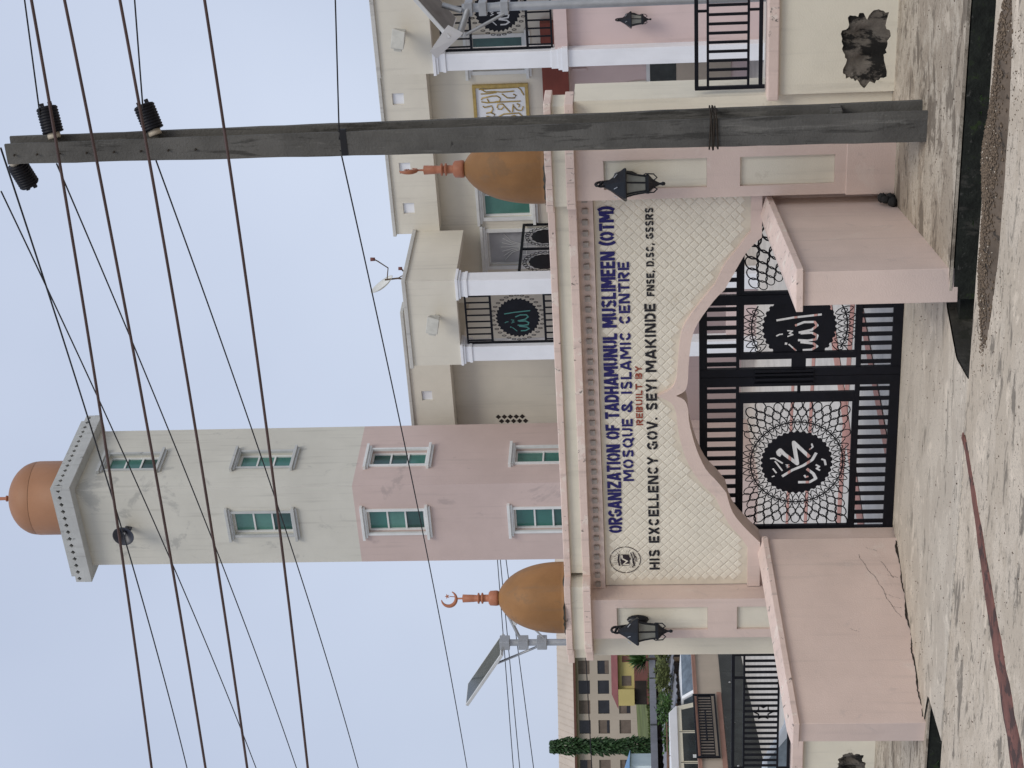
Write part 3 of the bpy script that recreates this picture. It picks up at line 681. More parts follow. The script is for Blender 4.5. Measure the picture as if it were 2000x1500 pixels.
def rails(parent, x0, x1):
    for z0, z1, nm in ((2.26, ZT, 'top_rail'), (1.855, 1.895, 'rail'), (.335, .395, 'rail'), (ZB, -.04, 'bottom_rail')):
        MB().box(x0, x1, .775, .825, z0, z1).build(nm, 'black_metal', parent, .004)
# leaf on the tower side, with the big calligraphy roundel
g1 = thing('gate_leaf', 'black iron gate leaf with the full roundel of calligraphy and ring lattice', 'gate', (0, 0, 0), 0, 'leaves of the black gate')
rails(g1, -2.28, -.18)
for x0, x1 in ((-2.38, -2.28), (-.18, -.045)): MB().box(x0, x1, .77, .83, ZB, ZT).build('stile', 'black_metal', g1, .004)
for x0, x1 in ((-2.279, -2.25), (-.42, -.28)): MB().box(x0, x1, .778, .822, .397, 1.853).build('panel_stile', 'black_metal', g1)
for z0, z1 in ((1.80, 1.853), (.397, .42)): MB().box(-2.25, -.42, .7785, .8215, z0, z1).build('panel_rail', 'black_metal', g1)
MB().box(-.279, -.181, .79, .81, 1.08, 1.12).build('tie', 'black_metal', g1)
bars(g1, -2.28, -.18, 1.895, 2.26, 15); bars(g1, -2.28, -.18, -.04, .335, 15)
disc_part(g1, (-1.31, 1.105), .465, STL, zl)
lattice(g1, (-1.31, 1.105), -2.25, -.42, .42, 1.80, .465)
for z0, z1 in ((.92, 1.66),):
    for x in (-.155, -.085): MB().box(x, x + .035, .735, .77, z0, z1).build('pull_handle', 'black_metal', g1, .004)
# leaf on the pole side, with the wicket door
g2 = thing('gate_leaf', 'black iron gate leaf with wicket door, partly hidden by the wing wall near the pole', 'gate', (0, 0, 0), 0, 'leaves of the black gate')
rails(g2, .07, 2.28)
for x0, x1 in ((-.04, .07), (.96, 1.09), (2.18, 2.28)): MB().box(x0, x1, .7695 if x0 > .5 else .77, .8305 if x0 > .5 else .83, ZB, ZT).build('stile', 'black_metal', g2, .004)
for x0, x1 in ((.20, .29), (1.091, 1.13), (2.14, 2.179)): MB().box(x0, x1, .778, .822, .397, 1.853).build('panel_stile', 'black_metal', g2)
for z0, z1 in ((1.80, 1.853), (.397, .42)):
    for x0, x1 in ((.29, .96), (1.13, 2.14)): MB().box(x0, x1, .7785, .8215, z0, z1).build('panel_rail', 'black_metal', g2)
MB().box(.071, .199, .785, .815, 1.02, 1.20).build('lock_box', 'black_metal', g2)
bars(g2, .07, .96, 1.895, 2.26, 7); bars(g2, 1.09, 2.18, 1.895, 2.26, 8); bars(g2, .07, .96, -.04, .335, 7); bars(g2, 1.09, 2.18, -.04, .335, 8)
disc_part(g2, (.63, 1.11), .465, STR, zr, (.285, .965))
lattice(g2, (.63, 1.11), .29, .96, .42, 1.80, .465); lattice(g2, (.63, 1.11), 1.13, 2.14, .42, 1.80, .465, 42, False)
for x in (-.02, .03): MB().box(x, x + .03, .74, .769, .92, 1.66).build('pull_handle', 'black_metal', g2, .004)
for x in (-.03, .05): MB().tube([(x, .80, -.04), (x, .80, -.30)], .008, 6).build('drop_bolt', 'black_metal', g2)

# ------------------------------------------------------------------ wing walls
def wing(name_label, a, bb, wd, z0, zb0, zt0, zb1, zt1, side, ov=.05):
    """splayed wall from the gate (a) to the road (bb); wd = thickness to the outside"""
    t = thing('wing_wall', name_label, 'wall', (bb[0], bb[1], 0), 0, 'splayed walls beside the drive')
    A, Bp = Vector((a[0] - bb[0], a[1] - bb[1])), Vector((0, 0)); d = (Bp - A).normalized(); n = Vector((-d.y, d.x)) * side
    def ring(o1, o2, e, zA, zB): 
        p = [A - d * 0 + n * -o1, Bp + d * e + n * -o1, Bp + d * e + n * (wd + o2), A + n * (wd + o2)]
        return [(p[0].x, p[0].y, zA), (p[1].x, p[1].y, zB), (p[2].x, p[2].y, zB), (p[3].x, p[3].y, zA)]
    MB().hexa(ring(0, 0, 0, zb0, zb1), ring(0, 0, 0, zt0 - .10, zt1 - .10)).build('wall', 'pink', t, .006)
    b = MB().hexa(ring(ov, ov, ov, zt0 - .099, zt1 - .099), ring(ov, ov, ov, zt0 - .03, zt1 - .03))
    b.hexa(ring(ov - .004, ov - .004, ov - .004, zt0 - .0301, zt1 - .0301), ring(-wd * .5 + .001, -wd * .5 + .001, -.02, zt0 + .035, zt1 + .035))
    b.build('coping', 'pink_coping', t, .006)
    return t, A, Bp, d, n
wl, A, Bp, d, n = wing('long pink wing wall left of the drive with cracked foot', (-2.20, .36), (-2.72, -2.82), .30, 0, -.35, 1.60, -.30, 1.46, -1)
# crack and open foot joint on its inner face
def on_face(t, z, off=.0025): p = A.lerp(Bp, t) - n * off; return Vector((p.x, p.y, z))
def ribbon3(pts, wds):
    vs = []
    for i, (p, w_) in enumerate(zip(pts, wds)): vs += [p + Vector((0, 0, w_ / 2)), p - Vector((0, 0, w_ / 2))]
    return [tuple(v) for v in vs], [(2 * i, 2 * i + 1, 2 * i + 3, 2 * i + 2) for i in range(len(pts) - 1)]
b = MB(); pts = []; wds = []
for i in range(60):
    t = .10 + .36 * i / 59; pts.append(on_face(t, .36 - 1.05 * (t - .10) + .008 * math.sin(i * .5) + .014 * math.sin(i * .17) + random.uniform(-.005, .005))); wds.append(.0025 + .004 * random.random())
b.add(*ribbon3(pts, wds))
for t0, z0, t1, z1 in ((.14, .10, .24, -.02), (.22, .05, .24, -.08), (.06, .26, .08, .12), (.40, .06, .41, -.05), (.52, .62, .54, .5), (.33, .12, .36, -.06)):
    pts = [on_face(t0 + (t1 - t0) * i / 12 + random.uniform(-.003, .003), z0 + (z1 - z0) * i / 12 + random.uniform(-.006, .006), .0032) for i in range(13)]; b.add(*ribbon3(pts, [.004] * 13))
b.build('crack', 'crack', wl)
b = MB(); pts = []; wds = []
for i in range(90):
    t = .02 + .95 * i / 89; x, y = A.lerp(Bp, t) + Vector((-2.72, -2.82)); zz = drive_z(x, min(y, .9)); pts.append(on_face(t, zz + .006 + .012 * math.sin(i * .35) + random.uniform(-.006, .006), .004)); wds.append(.012 + .022 * max(0, math.sin(i * .21)) + .008 * random.random())
b.add(*ribbon3(pts, wds)); b.build('foot_joint', 'crack', wl)
wr = wing('short-looking pink wing wall right of the drive, in front of the gate leaf', (2.52, .36), (2.93, -2.82), .355, 0, -.35, 1.62, -.10, 1.545, -1)

rb_ = thing('rubbish_bundle', 'black rubbish bundle stuffed between the gate pier and the wing wall', 'rubbish', (2.655, -.10, .14)); b = MB()
for (cx, cy, cz, r) in ((0, 0, .06, .065), (-.01, -.10, .05, .06), (.0, .02, .15, .06), (.01, -.07, .13, .05)):
    rn = random.Random(int(cz * 100)); b.lathe([(r * math.sin(R_(a)) * rn.uniform(.85, 1.1), -r * math.cos(R_(a)) * .9) for a in range(0, 181, 18)], 12, (cx, cy, cz))
b.build('bundle', 'tyre', rb_)

# ------------------------------------------------------------------ boundary walls with railings
def rough_hole(cx, cz, rx, rz, seed):
    rnd = random.Random(seed); pts = []; ph = [rnd.uniform(0, 6.28) for _ in range(6)]; n = 72
    for i in range(n):
        a = 2 * math.pi * i / n; k = .95 + .07 * math.sin(3 * a + ph[0]) + .06 * math.sin(7 * a + ph[1]) + .05 * math.sin(13 * a + ph[2]) + rnd.uniform(-.045, .045); sq = max(abs(math.cos(a)), abs(math.sin(a)))
        pts.append((cx + rx * k * math.cos(a) / sq ** .62, cz + rz * k * math.sin(a) / sq ** .62))
    return pts
def bwall(x0, x1, yf, zb, zc0, zc1, label, hole, seed):
    t = thing('boundary_wall', label, 'wall', ((x0 + x1) / 2, yf, 0), 0, 'boundary walls either side of the gate'); ox = (x0 + x1) / 2
    o = MB().box(x0 - ox, x1 - ox, 0, .25, zb, zc0 - .001).build('wall', 'cream', t); bpy.context.view_layer.update()
    hp = rough_hole(hole[0] - ox, hole[1], hole[2], hole[3], seed)
    try: cut(o, MB().prism(hp, -.05, .17), False)
    except Exception as ex: print('hole', ex)
    b = MB(); rnd = random.Random(seed); nx, nz = 60, 34; vs = []
    for j in range(nz + 1):
        for i in range(nx + 1):
            u, v = i / nx * 2.24 - 1.12, j / nz * 2.4 - 1.2; hol = math.exp(-((u + .32) / .22) ** 2 - (v / .75) ** 2) + math.exp(-((u - .38) / .26) ** 2 - ((v - .05) / .8) ** 2)
            vs.append((hole[0] - ox + hole[2] * u, .018 + .075 * min(1, hol) ** 2 + .004 * rnd.random(), hole[1] + hole[3] * v))
    b.add(vs, [(j * (nx + 1) + i, j * (nx + 1) + i + 1, (j + 1) * (nx + 1) + i + 1, (j + 1) * (nx + 1) + i) for j in range(nz) for i in range(nx)], True)
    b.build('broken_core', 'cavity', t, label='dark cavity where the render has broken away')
    MB().box(x0 - ox - .05, x1 - ox, -.07, .30, zc0, zc1).build('coping', 'pink_coping', t, .015)
    return t
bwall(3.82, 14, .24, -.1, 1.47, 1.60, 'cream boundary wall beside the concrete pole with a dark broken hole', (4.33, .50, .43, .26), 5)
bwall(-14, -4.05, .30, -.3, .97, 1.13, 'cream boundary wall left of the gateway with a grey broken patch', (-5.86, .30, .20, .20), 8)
def railing(x0, x1, y, zs, sp, label, star=None, dx=2.2):
    t = thing('railing', label, 'railing', ((x0 + x1) / 2, y, 0), 0, 'black railings on the boundary walls'); ox = (x0 + x1) / 2; X0, X1 = x0 - ox, x1 - ox
    for z, h in zip(zs, (.022, .014, .014, .022)): MB().box(X0, X1, -h, h, z - h, z + h).build('rail', 'black_metal', t)
    for x in (X0, X1): MB().box(x - .02, x + .02, -.021, .021, zs[3] - .05, zs[0] + .02).build('end_post', 'black_metal', t)
    n = int((x1 - x0) / sp); bm = MB().box(-.0155, .0155, -.01, .01, zs[2], zs[1]).mesh('bar', 'black_metal'); sm = MB().box(-.014, .014, -.012, .012, zs[1], zs[0]).mesh('spacer', 'black_metal'); sm2 = MB().box(-.014, .014, -.012, .012, zs[3], zs[2]).mesh('spacer', 'black_metal')
    for i in range(1, n): share('bar', bm, t, (X0 + i * sp, 0, 0))
    k = X0 + .9
    while k < X1: share('spacer', sm, t, (k, 0, 0)); share('spacer', sm2, t, (k, 0, 0)); k += dx
    if star:
        sxz = (star - ox, (zs[1] + zs[2]) / 2 - .03); pts = [(sxz[0] + r * math.sin(i * math.pi / 6), -.016, sxz[1] + r * math.cos(i * math.pi / 6)) for i, r in enumerate([.13, .075] * 6)]
        MB().tube(pts, .012, 5, closed=True).build('star', 'black_metal', t)
    return t
railing(3.87, 10, .42, (2.39, 2.26, 1.80, 1.66), .107, 'black bar railing on the cream wall beside the concrete pole')
railing(-10, -4.06, .42, (1.93, 1.78, 1.31, 1.16), .094, 'black bar railing with a star ornament left of the gateway', -5.02, 1.55)

# ------------------------------------------------------------------ concrete electric pole and wires
PX, PY = 3.99, -1.33
pole = thing('electric_pole', 'tall weathered concrete electric pole with channelled side', 'pole', (PX, PY, .08), 0)
b = MB(); prof = []; NZ = 40
def pole_sec(k):  # front face toward -Y-ish, channel on the +X side; k = size factor
    w_, d_ = .165 * k, .15 * k; c_ = .13 * k
    return [(-w_, -d_), (w_ * .80, -d_), (w_ * .80, -d_ * .74), (w_ * .80 - c_, -d_ * .62), (w_ * .80 - c_, d_ * .55), (w_ * .93, d_ * .66), (w_ * .93, d_), (-w_, d_)]
rnd = random.Random(3)
for i in range(NZ + 1):
    t = i / NZ; k = 1.12 - .36 * t; jit = lambda: rnd.uniform(-.004, .004)
    prof.append([(x + jit() - .012 * t, y + jit(), -.3 + 10.15 * t) for x, y in pole_sec(k)])
m_ = 8; vs = [p for r in prof for p in r]; fs = [(i * m_ + j, i * m_ + (j + 1) % m_, (i + 1) * m_ + (j + 1) % m_, (i + 1) * m_ + j) for i in range(NZ) for j in range(m_)] + [tuple(range(NZ * m_, NZ * m_ + m_))]
b.add(vs, fs); b.build('shaft', 'pole', pole)
for z in (8.35, 8.65, 8.95, 9.25, 9.5, 9.75, 8.05, 7.75):
    o = MB().lathe([(.0, .0), (.012, .0), (.012, .02), (0, .02)], 8).build('step_hole', 'crack', pole); o.location = (-.03, -.128 - .002, z); o.rotation_euler = (R_(90), 0, 0)
for z, s_ in ((2.30, 1.03), (.78, 1.08)):
    pass
b = MB()
for k in range(4):
    z = 2.16 + .024 * k; r = lambda: random.uniform(-.006, .012)
    b.tube([(-.185 - r(), -.175 - r(), z + r() * 2), (.145 + r(), -.175 - r(), z + r() * 2), (.165 + r(), .17 + r(), z + r() * 2), (-.185 - r(), .17 + r(), z + r() * 2)], .009, 5, closed=True)
b.build('wire_binding', 'crack', pole, kind='stuff')
MB().box(.085, .16, -.10, .10, .86, .97).build('channel_bridge', 'pole', pole)
MB().box(-.15, .14, -.137, -.10, 6.10, 6.17).build('cable_clamp', 'wire_black', pole)
def insulator(loc, rot, label):
    t = thing('insulator', label, 'insulator', loc, 0, 'black insulators on the electric pole'); t.rotation_euler = rot; t.scale = (1.3, 1.3, 1.2)
    MB().lathe([(0, 0), (.055, 0), (.055, .05), (0, .05)], 14).build('base', 'porcelain', t)
    pr = [(0, .05)]
    for i in range(9): z = .055 + i * .026; pr += [(.087, z), (.090, z + .012), (.083, z + .019), (.082, z + .024)]
    pr += [(.06, .295), (.02, .30), (0, .30)]
    MB().lathe(pr, 20).build('sheds', 'insulator', t)
    MB().box(-.05, -.02, -.012, .012, .29, .33).add([], []).build('wire_ear', 'insulator', t); MB().box(.02, .05, -.012, .012, .29, .33).build('wire_ear', 'insulator', t)
    return t
insulator((PX + .10, PY, 9.40), (0, R_(78), R_(20)), 'upper black ribbed insulator on the open side of the pole')
insulator((PX + .10, PY, 8.28), (0, R_(70), R_(20)), 'lower black ribbed insulator on the open side of the pole')
insulator((PX - .12, PY, 9.90), (0, R_(-108), R_(-10)), 'black ribbed insulator at the pole head facing the tower')
def wire(name, a, c, sag, r, material, label, group, ext=1.25, back=0.):
    a, c = Vector(a), Vector(c); pts = []
    for i in range(41):
        t = -back + (ext + back) * i / 40; p = a.lerp(c, t); p.z -= 4 * sag * t * (1 - t) if t <= 1 else -4 * sag * t * (t - 1) * .0
        pts.append(p)
    o = MB().tube(pts, r, 6).build(name, material, None, label=label, cat='wire', group=group); return o
wire('overhead_wire', (4.0, PY, 10.02), (-11.53, 7.26, 12.05), .10, .011, 'wire_black', 'thin black wire leaving the pole head, the topmost at the pole', 'thin black wires from the pole')
wire('overhead_wire', (3.50, PY, 10.11), (-11.14, 6.77, 10.55), .10, .009, 'wire_black', 'thin black wire from the insulator at the pole head facing the tower', 'thin black wires from the pole')
wire('overhead_wire', (3.80, PY, 9.43), (-11.37, 7.06, 9.85), .10, .009, 'wire_black', 'thin black wire leaving the pole level with the upper insulator', 'thin black wires from the pole')
wire('overhead_wire', (3.80, PY, 8.32), (-11.38, 7.05, 8.65), .10, .009, 'wire_black', 'thin black wire leaving the pole level with the lower insulator', 'thin black wires from the pole')
wire('overhead_wire', (3.90, PY - .13, 6.26), (-11.5, 7.19, 6.58), .06, .0085, 'wire_black', 'lowest black wire clamped to the middle of the pole and crossing the tower', 'thin black wires from the pole')
wire('overhead_wire', (4.31, PY, 9.52), (5.62, PY, 9.46), 0, .009, 'wire_black', 'black wire from the upper insulator towards the street', 'short spans right of the pole', 6)
wire('overhead_wire', (4.36, PY, 8.38), (5.57, PY, 8.29), 0, .009, 'wire_black', 'black wire from the lower insulator towards the street', 'short spans right of the pole', 6)
wire('overhead_wire', (4.02, PY - .13, 6.26), (5.49, PY - .05, 6.17), 0, .0085, 'wire_black', 'black wire from the clamp in the middle of the pole towards the street', 'short spans right of the pole', 6)
for i, (za, zb_, nm) in enumerate(((8.44, 8.62, 'topmost of the four thick brown cables in front of the pole'), (8.14, 8.01, 'second from the top of the four thick brown cables'), (7.64, 7.54, 'third from the top of the four thick brown cables'), (6.88, 6.86, 'lowest of the four thick brown cables in front of the pole'))):
    wire('overhead_cable', (6.24, -4, za), (-2.37, -4, zb_), .045, .0145, 'wire_brown', nm, 'thick brown cables over the road', 2.2, 1.0)
for i, (pa, pb, nm) in enumerate((((-22.4, 31.6, 8.2), (-28.8, 28.4, 7.8), 'highest of three faint far wires behind the solar lamp'), ((-22.4, 31.6, 8.1), (-28.8, 28.4, 7.58), 'middle of three faint far wires behind the solar lamp'), ((-22.4, 31.6, 7.9), (-28.8, 28.4, 7.1), 'lowest of three faint far wires behind the solar lamp'), ((-25.7, 30.1, 5.22), (-28.9, 28.5, 5.1), 'dark wire crossing in front of the far beige building'))):
    wire('far_wire', pa, pb, 0, .016 if i < 3 else .02, 'wire_black', nm, 'far wires', 3, 2)

# ------------------------------------------------------------------ windows used on tower and mosque
def window(parent, loc, rz, wd, h, panes=3, wall='win_white', hood=True, dep=.12, glass='glass_green', vert=False, trim=.06):
    """sits in an opening wd x h whose lower middle is loc; -Y is outside"""
    f = .045
    b = MB().wall(-wd / 2, wd / 2, 0, h, dep - .03, dep + .03, [(-wd / 2 + f, wd / 2 - f, f, h - f)])
    o = b.build('window', 'win_white', parent); o.location = loc; o.rotation_euler = (0, 0, R_(rz))
    MB().wall(-wd / 2 - trim, wd / 2 + trim, -trim * .4, h + trim * .4, -.035, .02, [(-wd / 2 + .004, wd / 2 - .004, .004, h - .004)]).build('surround', wall, o)
    if hood:
        for nm, z0 in (('head_moulding', h + trim * .4 + .001), ('sill', -trim * .4 - .121)):
            e = trim + .06; m1 = MB().box(-wd / 2 - e, wd / 2 + e, -.06, .02, z0, z0 + .055); m1.box(-wd / 2 - e - .04, wd / 2 + e + .04, -.10, .02, z0 + .0555 if nm == 'head_moulding' else z0 + .056, z0 + .12)
            m1.build(nm, wall, o, .004)
    n = panes
    for i in range(n):
        if vert: a, c = -wd / 2 + f + (wd - 2 * f) * i / n, -wd / 2 + f + (wd - 2 * f) * (i + 1) / n; g = (a, c, f, h - f)
        else: a, c = f + (h - 2 * f) * i / n, f + (h - 2 * f) * (i + 1) / n; g = (-wd / 2 + f, wd / 2 - f, a, c)
        MB().box(g[0], g[1], dep + .006, dep + .014, g[2], g[3]).build('pane', glass if n == 1 or glass == 'door_grey' else random.choice((glass, glass, 'glass_teal', 'glass_pale')), o)
        if i:
            if vert: MB().box(a - .02, a + .02, dep - .025, dep + .0, f, h - f).build('mullion', 'win_white', o)
            else: MB().box(-wd / 2 + f, wd / 2 - f, dep - .025, dep + .0, a - .02, a + .02).build('transom', 'win_white', o)
    return o

# ------------------------------------------------------------------ minaret tower
TW = thing('tower', 'tall square minaret tower, pink below and cream above, with orange dome', 'tower', (-10.033, 15.5, 0), -6)
TX, TY, TZ = -2.23, 2.45, 16.45
lw = [(11.36, 12.78), (8.22, 9.58), (4.75, 6.13)]; rw = [(14.66, 15.90), (11.43, 12.70), (8.20, 9.52), (4.80, 6.10)]
for z0, z1, mt in ((-.5, 9.84, 'tower_pink'), (9.84, TZ, 'tower_cream')):
    hl = [(-1.37, -.73, a, c) for a, c in lw if z0 < a < z1]; hr = [(.80, 1.42, a, c) for a, c in rw if z0 < a < z1]
    MB().wall(TX, 0, z0, z1, 0, .2, hl).build('wall', mt, TW)
    o = MB().wall(.2, TY, z0, z1, 0, .2, hr).build('wall', mt, TW); o.rotation_euler = (0, 0, R_(90))
    MB().box(TX, TX + .2, .2, TY, z0, z1).build('wall', mt, TW); MB().box(TX + .2, -.2, TY - .2, TY, z0, z1).build('wall', mt, TW)
for a, c in lw: window(TW, (-1.05, 0, a), 0, .64, c - a, 3, 'tower_trim' if a > 10 else 'win_white')
for a, c in rw: window(TW, (0, 1.11, a), 90, .62, c - a, 3 if a > 6 else 2, 'tower_trim' if a > 10 else 'win_white')
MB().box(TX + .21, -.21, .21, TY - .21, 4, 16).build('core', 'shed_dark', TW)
ov = .29
MB().box(TX - ov, ov, -ov, TY + ov, 16.39, 16.58).build('cornice', 'tower_trim', TW, .01)
MB().box(TX - ov + .10, ov - .10, -ov + .10, TY + ov - .10, 16.581, 16.90).build('roof_slab', 'tower_trim', TW)
# pierced blocks of the parapet
S = .198; b = MB()
sq = [(-S / 2, -S / 2), (S / 2, -S / 2), (S / 2, S / 2), (-S / 2, S / 2)]; dm_ = [(0, -S * .30), (S * .30, 0), (0, S * .30), (-S * .30, 0)]
vs = [(x, 0, z) for x, z in sq] + [(x, 0, z) for x, z in dm_] + [(x, .07, z) for x, z in dm_] + [(x, .07, z) for x, z in sq]
b.add(vs, [(0, 1, 5, 4), (1, 2, 6, 5), (2, 3, 7, 6), (3, 0, 4, 7), (4, 5, 9, 8), (5, 6, 10, 9), (6, 7, 11, 10), (7, 4, 8, 11), (0, 12, 13, 1), (1, 13, 14, 2), (2, 14, 15, 3), (3, 15, 12, 0)])
blk = b.mesh('pierced_block', 'tower_trim'); zc = 16.581 + S / 2
Lx, Ly = -TX + 2 * ov, TY + 2 * ov
nx, ny = 14, 15
for i in range(nx): share('pierced_block', blk, TW, (TX - ov + Lx * (i + .5) / nx, -ov + .01, zc), (0, 0, 0), (Lx / nx / S, 1, 1))
for i in range(ny): share('pierced_block', blk, TW, (ov - .01, -ov + Ly * (i + .5) / ny, zc), (0, 0, R_(90)), (Ly / ny / S, 1, 1))
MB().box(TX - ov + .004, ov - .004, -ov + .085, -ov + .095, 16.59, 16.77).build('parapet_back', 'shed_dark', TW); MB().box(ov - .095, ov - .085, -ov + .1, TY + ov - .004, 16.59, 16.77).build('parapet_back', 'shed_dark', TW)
MB().lathe([(.90, 0), (.90, .90), (.86, .91), (.85, .97)], 32).build('dome_drum', 'dome_tower', TW).location = (-1.1, 1.22, 16.9)
MB().lathe([(.895, 0)] + [(.895 * math.cos(R_(a)), .72 * math.sin(R_(a))) for a in range(6, 90, 7)] + [(.04, .72)], 32).build('dome', 'dome_tower', TW).location = (-1.1, 1.22, 17.811)
MB().lathe([(.0, .70), (.05, .70), (.05, .80), (.075, .81), (.075, .84), (.04, .85), (.045, 1.3), (.012, 1.32), (.012, 1.5)], 12).build('finial', 'terracotta', TW).location = (-1.1, 1.22, 17.811)
# horn loudspeaker
hs = thing('horn_speaker', 'dark round horn loudspeaker high on the tower', 'loudspeaker', tuple(TW.matrix_world @ Vector((0, 0, 0))), 0)
bpy.context.view_layer.update()
hs.location = TW.matrix_world @ Vector((-1.10, -.02, 15.34)); hs.rotation_euler = (R_(90), 0, R_(-2))
MB().lathe([(.05, .0), (.06, .12), (.09, .22), (.17, .32), (.245, .36), (.255, .37), (.24, .365), (.16, .31), (.07, .22), (.03, .18), (0, .18)], 28).build('bell', 'horn_black', hs)
MB().lathe([(0, .17), (.028, .17), (.03, .25), (.018, .275), (0, .28)], 12).build('centre_plug', 'silver', hs); MB().box(-.02, .02, -.12, .0, -.01, .1).build('bracket', 'horn_black', hs)

# ------------------------------------------------------------------ mosque
MQ = thing('mosque', 'two-storey cream and pink mosque with porticoes behind the gateway', 'mosque', (-1.065, 18, 0), -5)
w1 = (-3.78, -2.70, 5.58, 6.70); w2 = (-.16, .62, 5.55, 6.72); w3 = (-5.06, -4.16, 4.75, 6.66)
MB().wall(-11.5, 8, 4.58, 8.0, .5, .75, [w1, w2, w3]).build('upper_wall', 'mosque_cream', MQ)
MB().box(-11.5, 8, .55, .80, -.2, 4.579).build('lower_wall', 'mosque_pink', MQ)
window(MQ, (-3.24, .5, 5.58), 0, 1.08, 1.12, 2, 'win_white', True, .10, 'glass_green', True, .08)
window(MQ, (.23, .5, 5.55), 0, .78, 1.17, 2, 'win_white', True, .10, 'glass_teal', True, .08)
wd = window(MQ, (-4.61, .5, 4.75), 0, .90, 1.91, 1, 'win_white', True, .10, 'door_grey', True, .08)
b = MB()
for k in range(-3, 4): b.tube([(.0 + .02 * k, .095, 1.10), (.05 * k, .095, 1.35), (.115 * k, .095, 1.52 + .03 * (3 - abs(k)))], .010, 5)
for z in (.5, .75, 1.0): b.box(-.36, .36, .09, .10, z, z + .015)
for k in range(-3, 4): b.box(k * .11 - .007, k * .11 + .007, .091, .101, .1, 1.1)
b.build('ornament_grille', 'win_white', wd)
def parapet(x0, x1, y, z0, z1, cap, niches, dep=.45):
    hl = [(a, a + .27, 8.24, 8.50) for a in niches]
    MB().wall(x0, x1, z0, z1, y, y + .08, hl).build('parapet', 'mosque_cream', MQ)
    MB().box(x0, x1, y + .081, y + dep, z0, z1).build('parapet_back', 'mosque_cream', MQ)
    for a in niches: MB().box(a + .002, a + .268, y + .045, y + .0805, 8.242, 8.498).build('niche', 'white_paint', MQ)
    MB().box(x0 - .04, x1 + .04, y - .05, y + dep + .02, z1 + .001, cap).build('parapet_cap', 'mosque_cap', MQ, .01)
parapet(-3.90, 1.0, 0, 7.70, 8.71, 8.79, [-.69, -2.37, -3.38])
parapet(-11.5, -5.99, 0, 7.74, 8.74, 8.82, [-8.48, -10.2])
def portico(x0, x1, y0, zb, zt, cap):
    MB().box(x0, x1, y0, y0 + .24, zb, zt).build('portico_beam', 'mosque_cream', MQ); MB().box(x0, x0 + .24, y0 + .24, .0, zb, zt).build('portico_beam', 'mosque_cream', MQ); MB().box(x1 - .24, x1, y0 + .24, -.001, zb, zt).build('portico_beam', 'mosque_cream', MQ)
    MB().box(x0 + .24, x1 - .24, y0 + .24, .49, zb + .35, zt - .05).build('portico_ceiling', 'mosque_cream', MQ)
    MB().wall(x0 - .05, x1 + .05, y0 - .05, .0, zt + .001, cap, [(x0 + .24, x1 - .24, y0 + .24, -.03)])
    b = MB(); b.box(x0 - .05, x1 + .05, y0 - .05, y0 + .28, zt + .001, cap); b.box(x0 - .05, x0 + .28, y0 + .281, -.002, zt + .001, cap); b.box(x1 - .28, x1 + .05, y0 + .281, -.003, zt + .001, cap); b.build('parapet_cap', 'mosque_cap', MQ, .01)
    MB().box(x0, x1, y0 + .05, .498, 4.46, 4.72).build('balcony_slab', 'mosque_pink', MQ)
portico(-6.0, -3.84, -2.45, 7.15, 8.24, 8.33); portico(.98, 6.0, -2.45, 7.22, 8.31, 8.40)
def column(x0, x1, y0, zcap, zb=-.2):
    o = MB().box(x0, x1, y0, y0 + (x1 - x0), zb, zcap - .26).build('column', 'white_paint', MQ, .006)
    for i, (e, a, c) in enumerate(((.025, zcap - .26, zcap - .20), (.012, zcap - .199, zcap - .11), (.045, zcap - .109, zcap - .06), (.07, zcap - .059, zcap - .001))): MB().box(x0 - e, x1 + e, y0 - e, y0 + (x1 - x0) + e, a, c).build('capital', 'white_paint', o, .004)
    for i, (e, a, c) in enumerate(((.07, 4.46, 4.58), (.045, 4.581, 4.66), (.02, 4.661, 4.80))): MB().box(x0 - e, x1 + e, y0 - e, y0 + .3, a, c).build('collar', 'white_paint', o, .004)
    return o
column(-4.24, -3.86, -2.44, 7.15); column(-5.92, -5.55, -2.44, 7.15); column(1.02, 1.38, -2.44, 7.22); column(4.6, 4.96, -2.44, 7.22)
MB().box(1.381, 4.599, -2.20, -2.0, -.2, 4.458).build('porch_wall', 'mosque_pink', MQ); MB().box(1.381, 4.599, -2.21, -2.0, 4.459, 4.74).build('porch_band', 'mosque_pink', MQ)
MB().box(-5.549, -4.241, -2.20, -2.0, -.2, 1.2).build('porch_wall', 'mosque_pink', MQ)
MB().box(-3.83, .97, .30, .499, 4.58, 5.16).build('floor_edge', 'red_slab', MQ)
MB().box(-3.83, 1.3, .50, .549, 2.2, 2.78).build('dado', 'marble_black', MQ); MB().box(-3.83, 1.3, .505, .549, 1.0, 2.199).build('dado', 'beige_wall', MQ)
MB().box(-3.83, .9, .50, .549, 2.781, 2.86).build('dado_rail', 'win_white', MQ)
ar = [(-.55, 2.87)] + [( -1.5 + .95 * math.cos(R_(a)), 3.05 + .85 * math.sin(R_(a))) for a in range(0, 181, 12)] + [(-2.45, 2.87)]
MB().tube([(x, .54, z) for x, z in ar], .035, 6).build('arch_relief', 'mosque_cream', MQ)
MB().box(.05, .12, .50, .549, 2.87, 4.5).build('pilaster', 'mosque_pink', MQ); MB().box(-.25, -.18, .50, .549, 4.18, 4.5).build('pilaster', 'mosque_pink', MQ)
MB().box(-7.0, -6.1, -.25, -.001, 7.50, 7.73).build('bracket', 'tower_trim', MQ)
for i in range(5):
    for j in range(2):
        o = MB().add([(0, 0, .07), (.07, 0, 0), (0, 0, -.07), (-.07, 0, 0)], [(0, 3, 2, 1)]).build('vent_hole', 'shed_dark', MQ); o.location = (-9.32 - .13 * j - .0, .494, 6.70 - .15 * i - .075 * j)
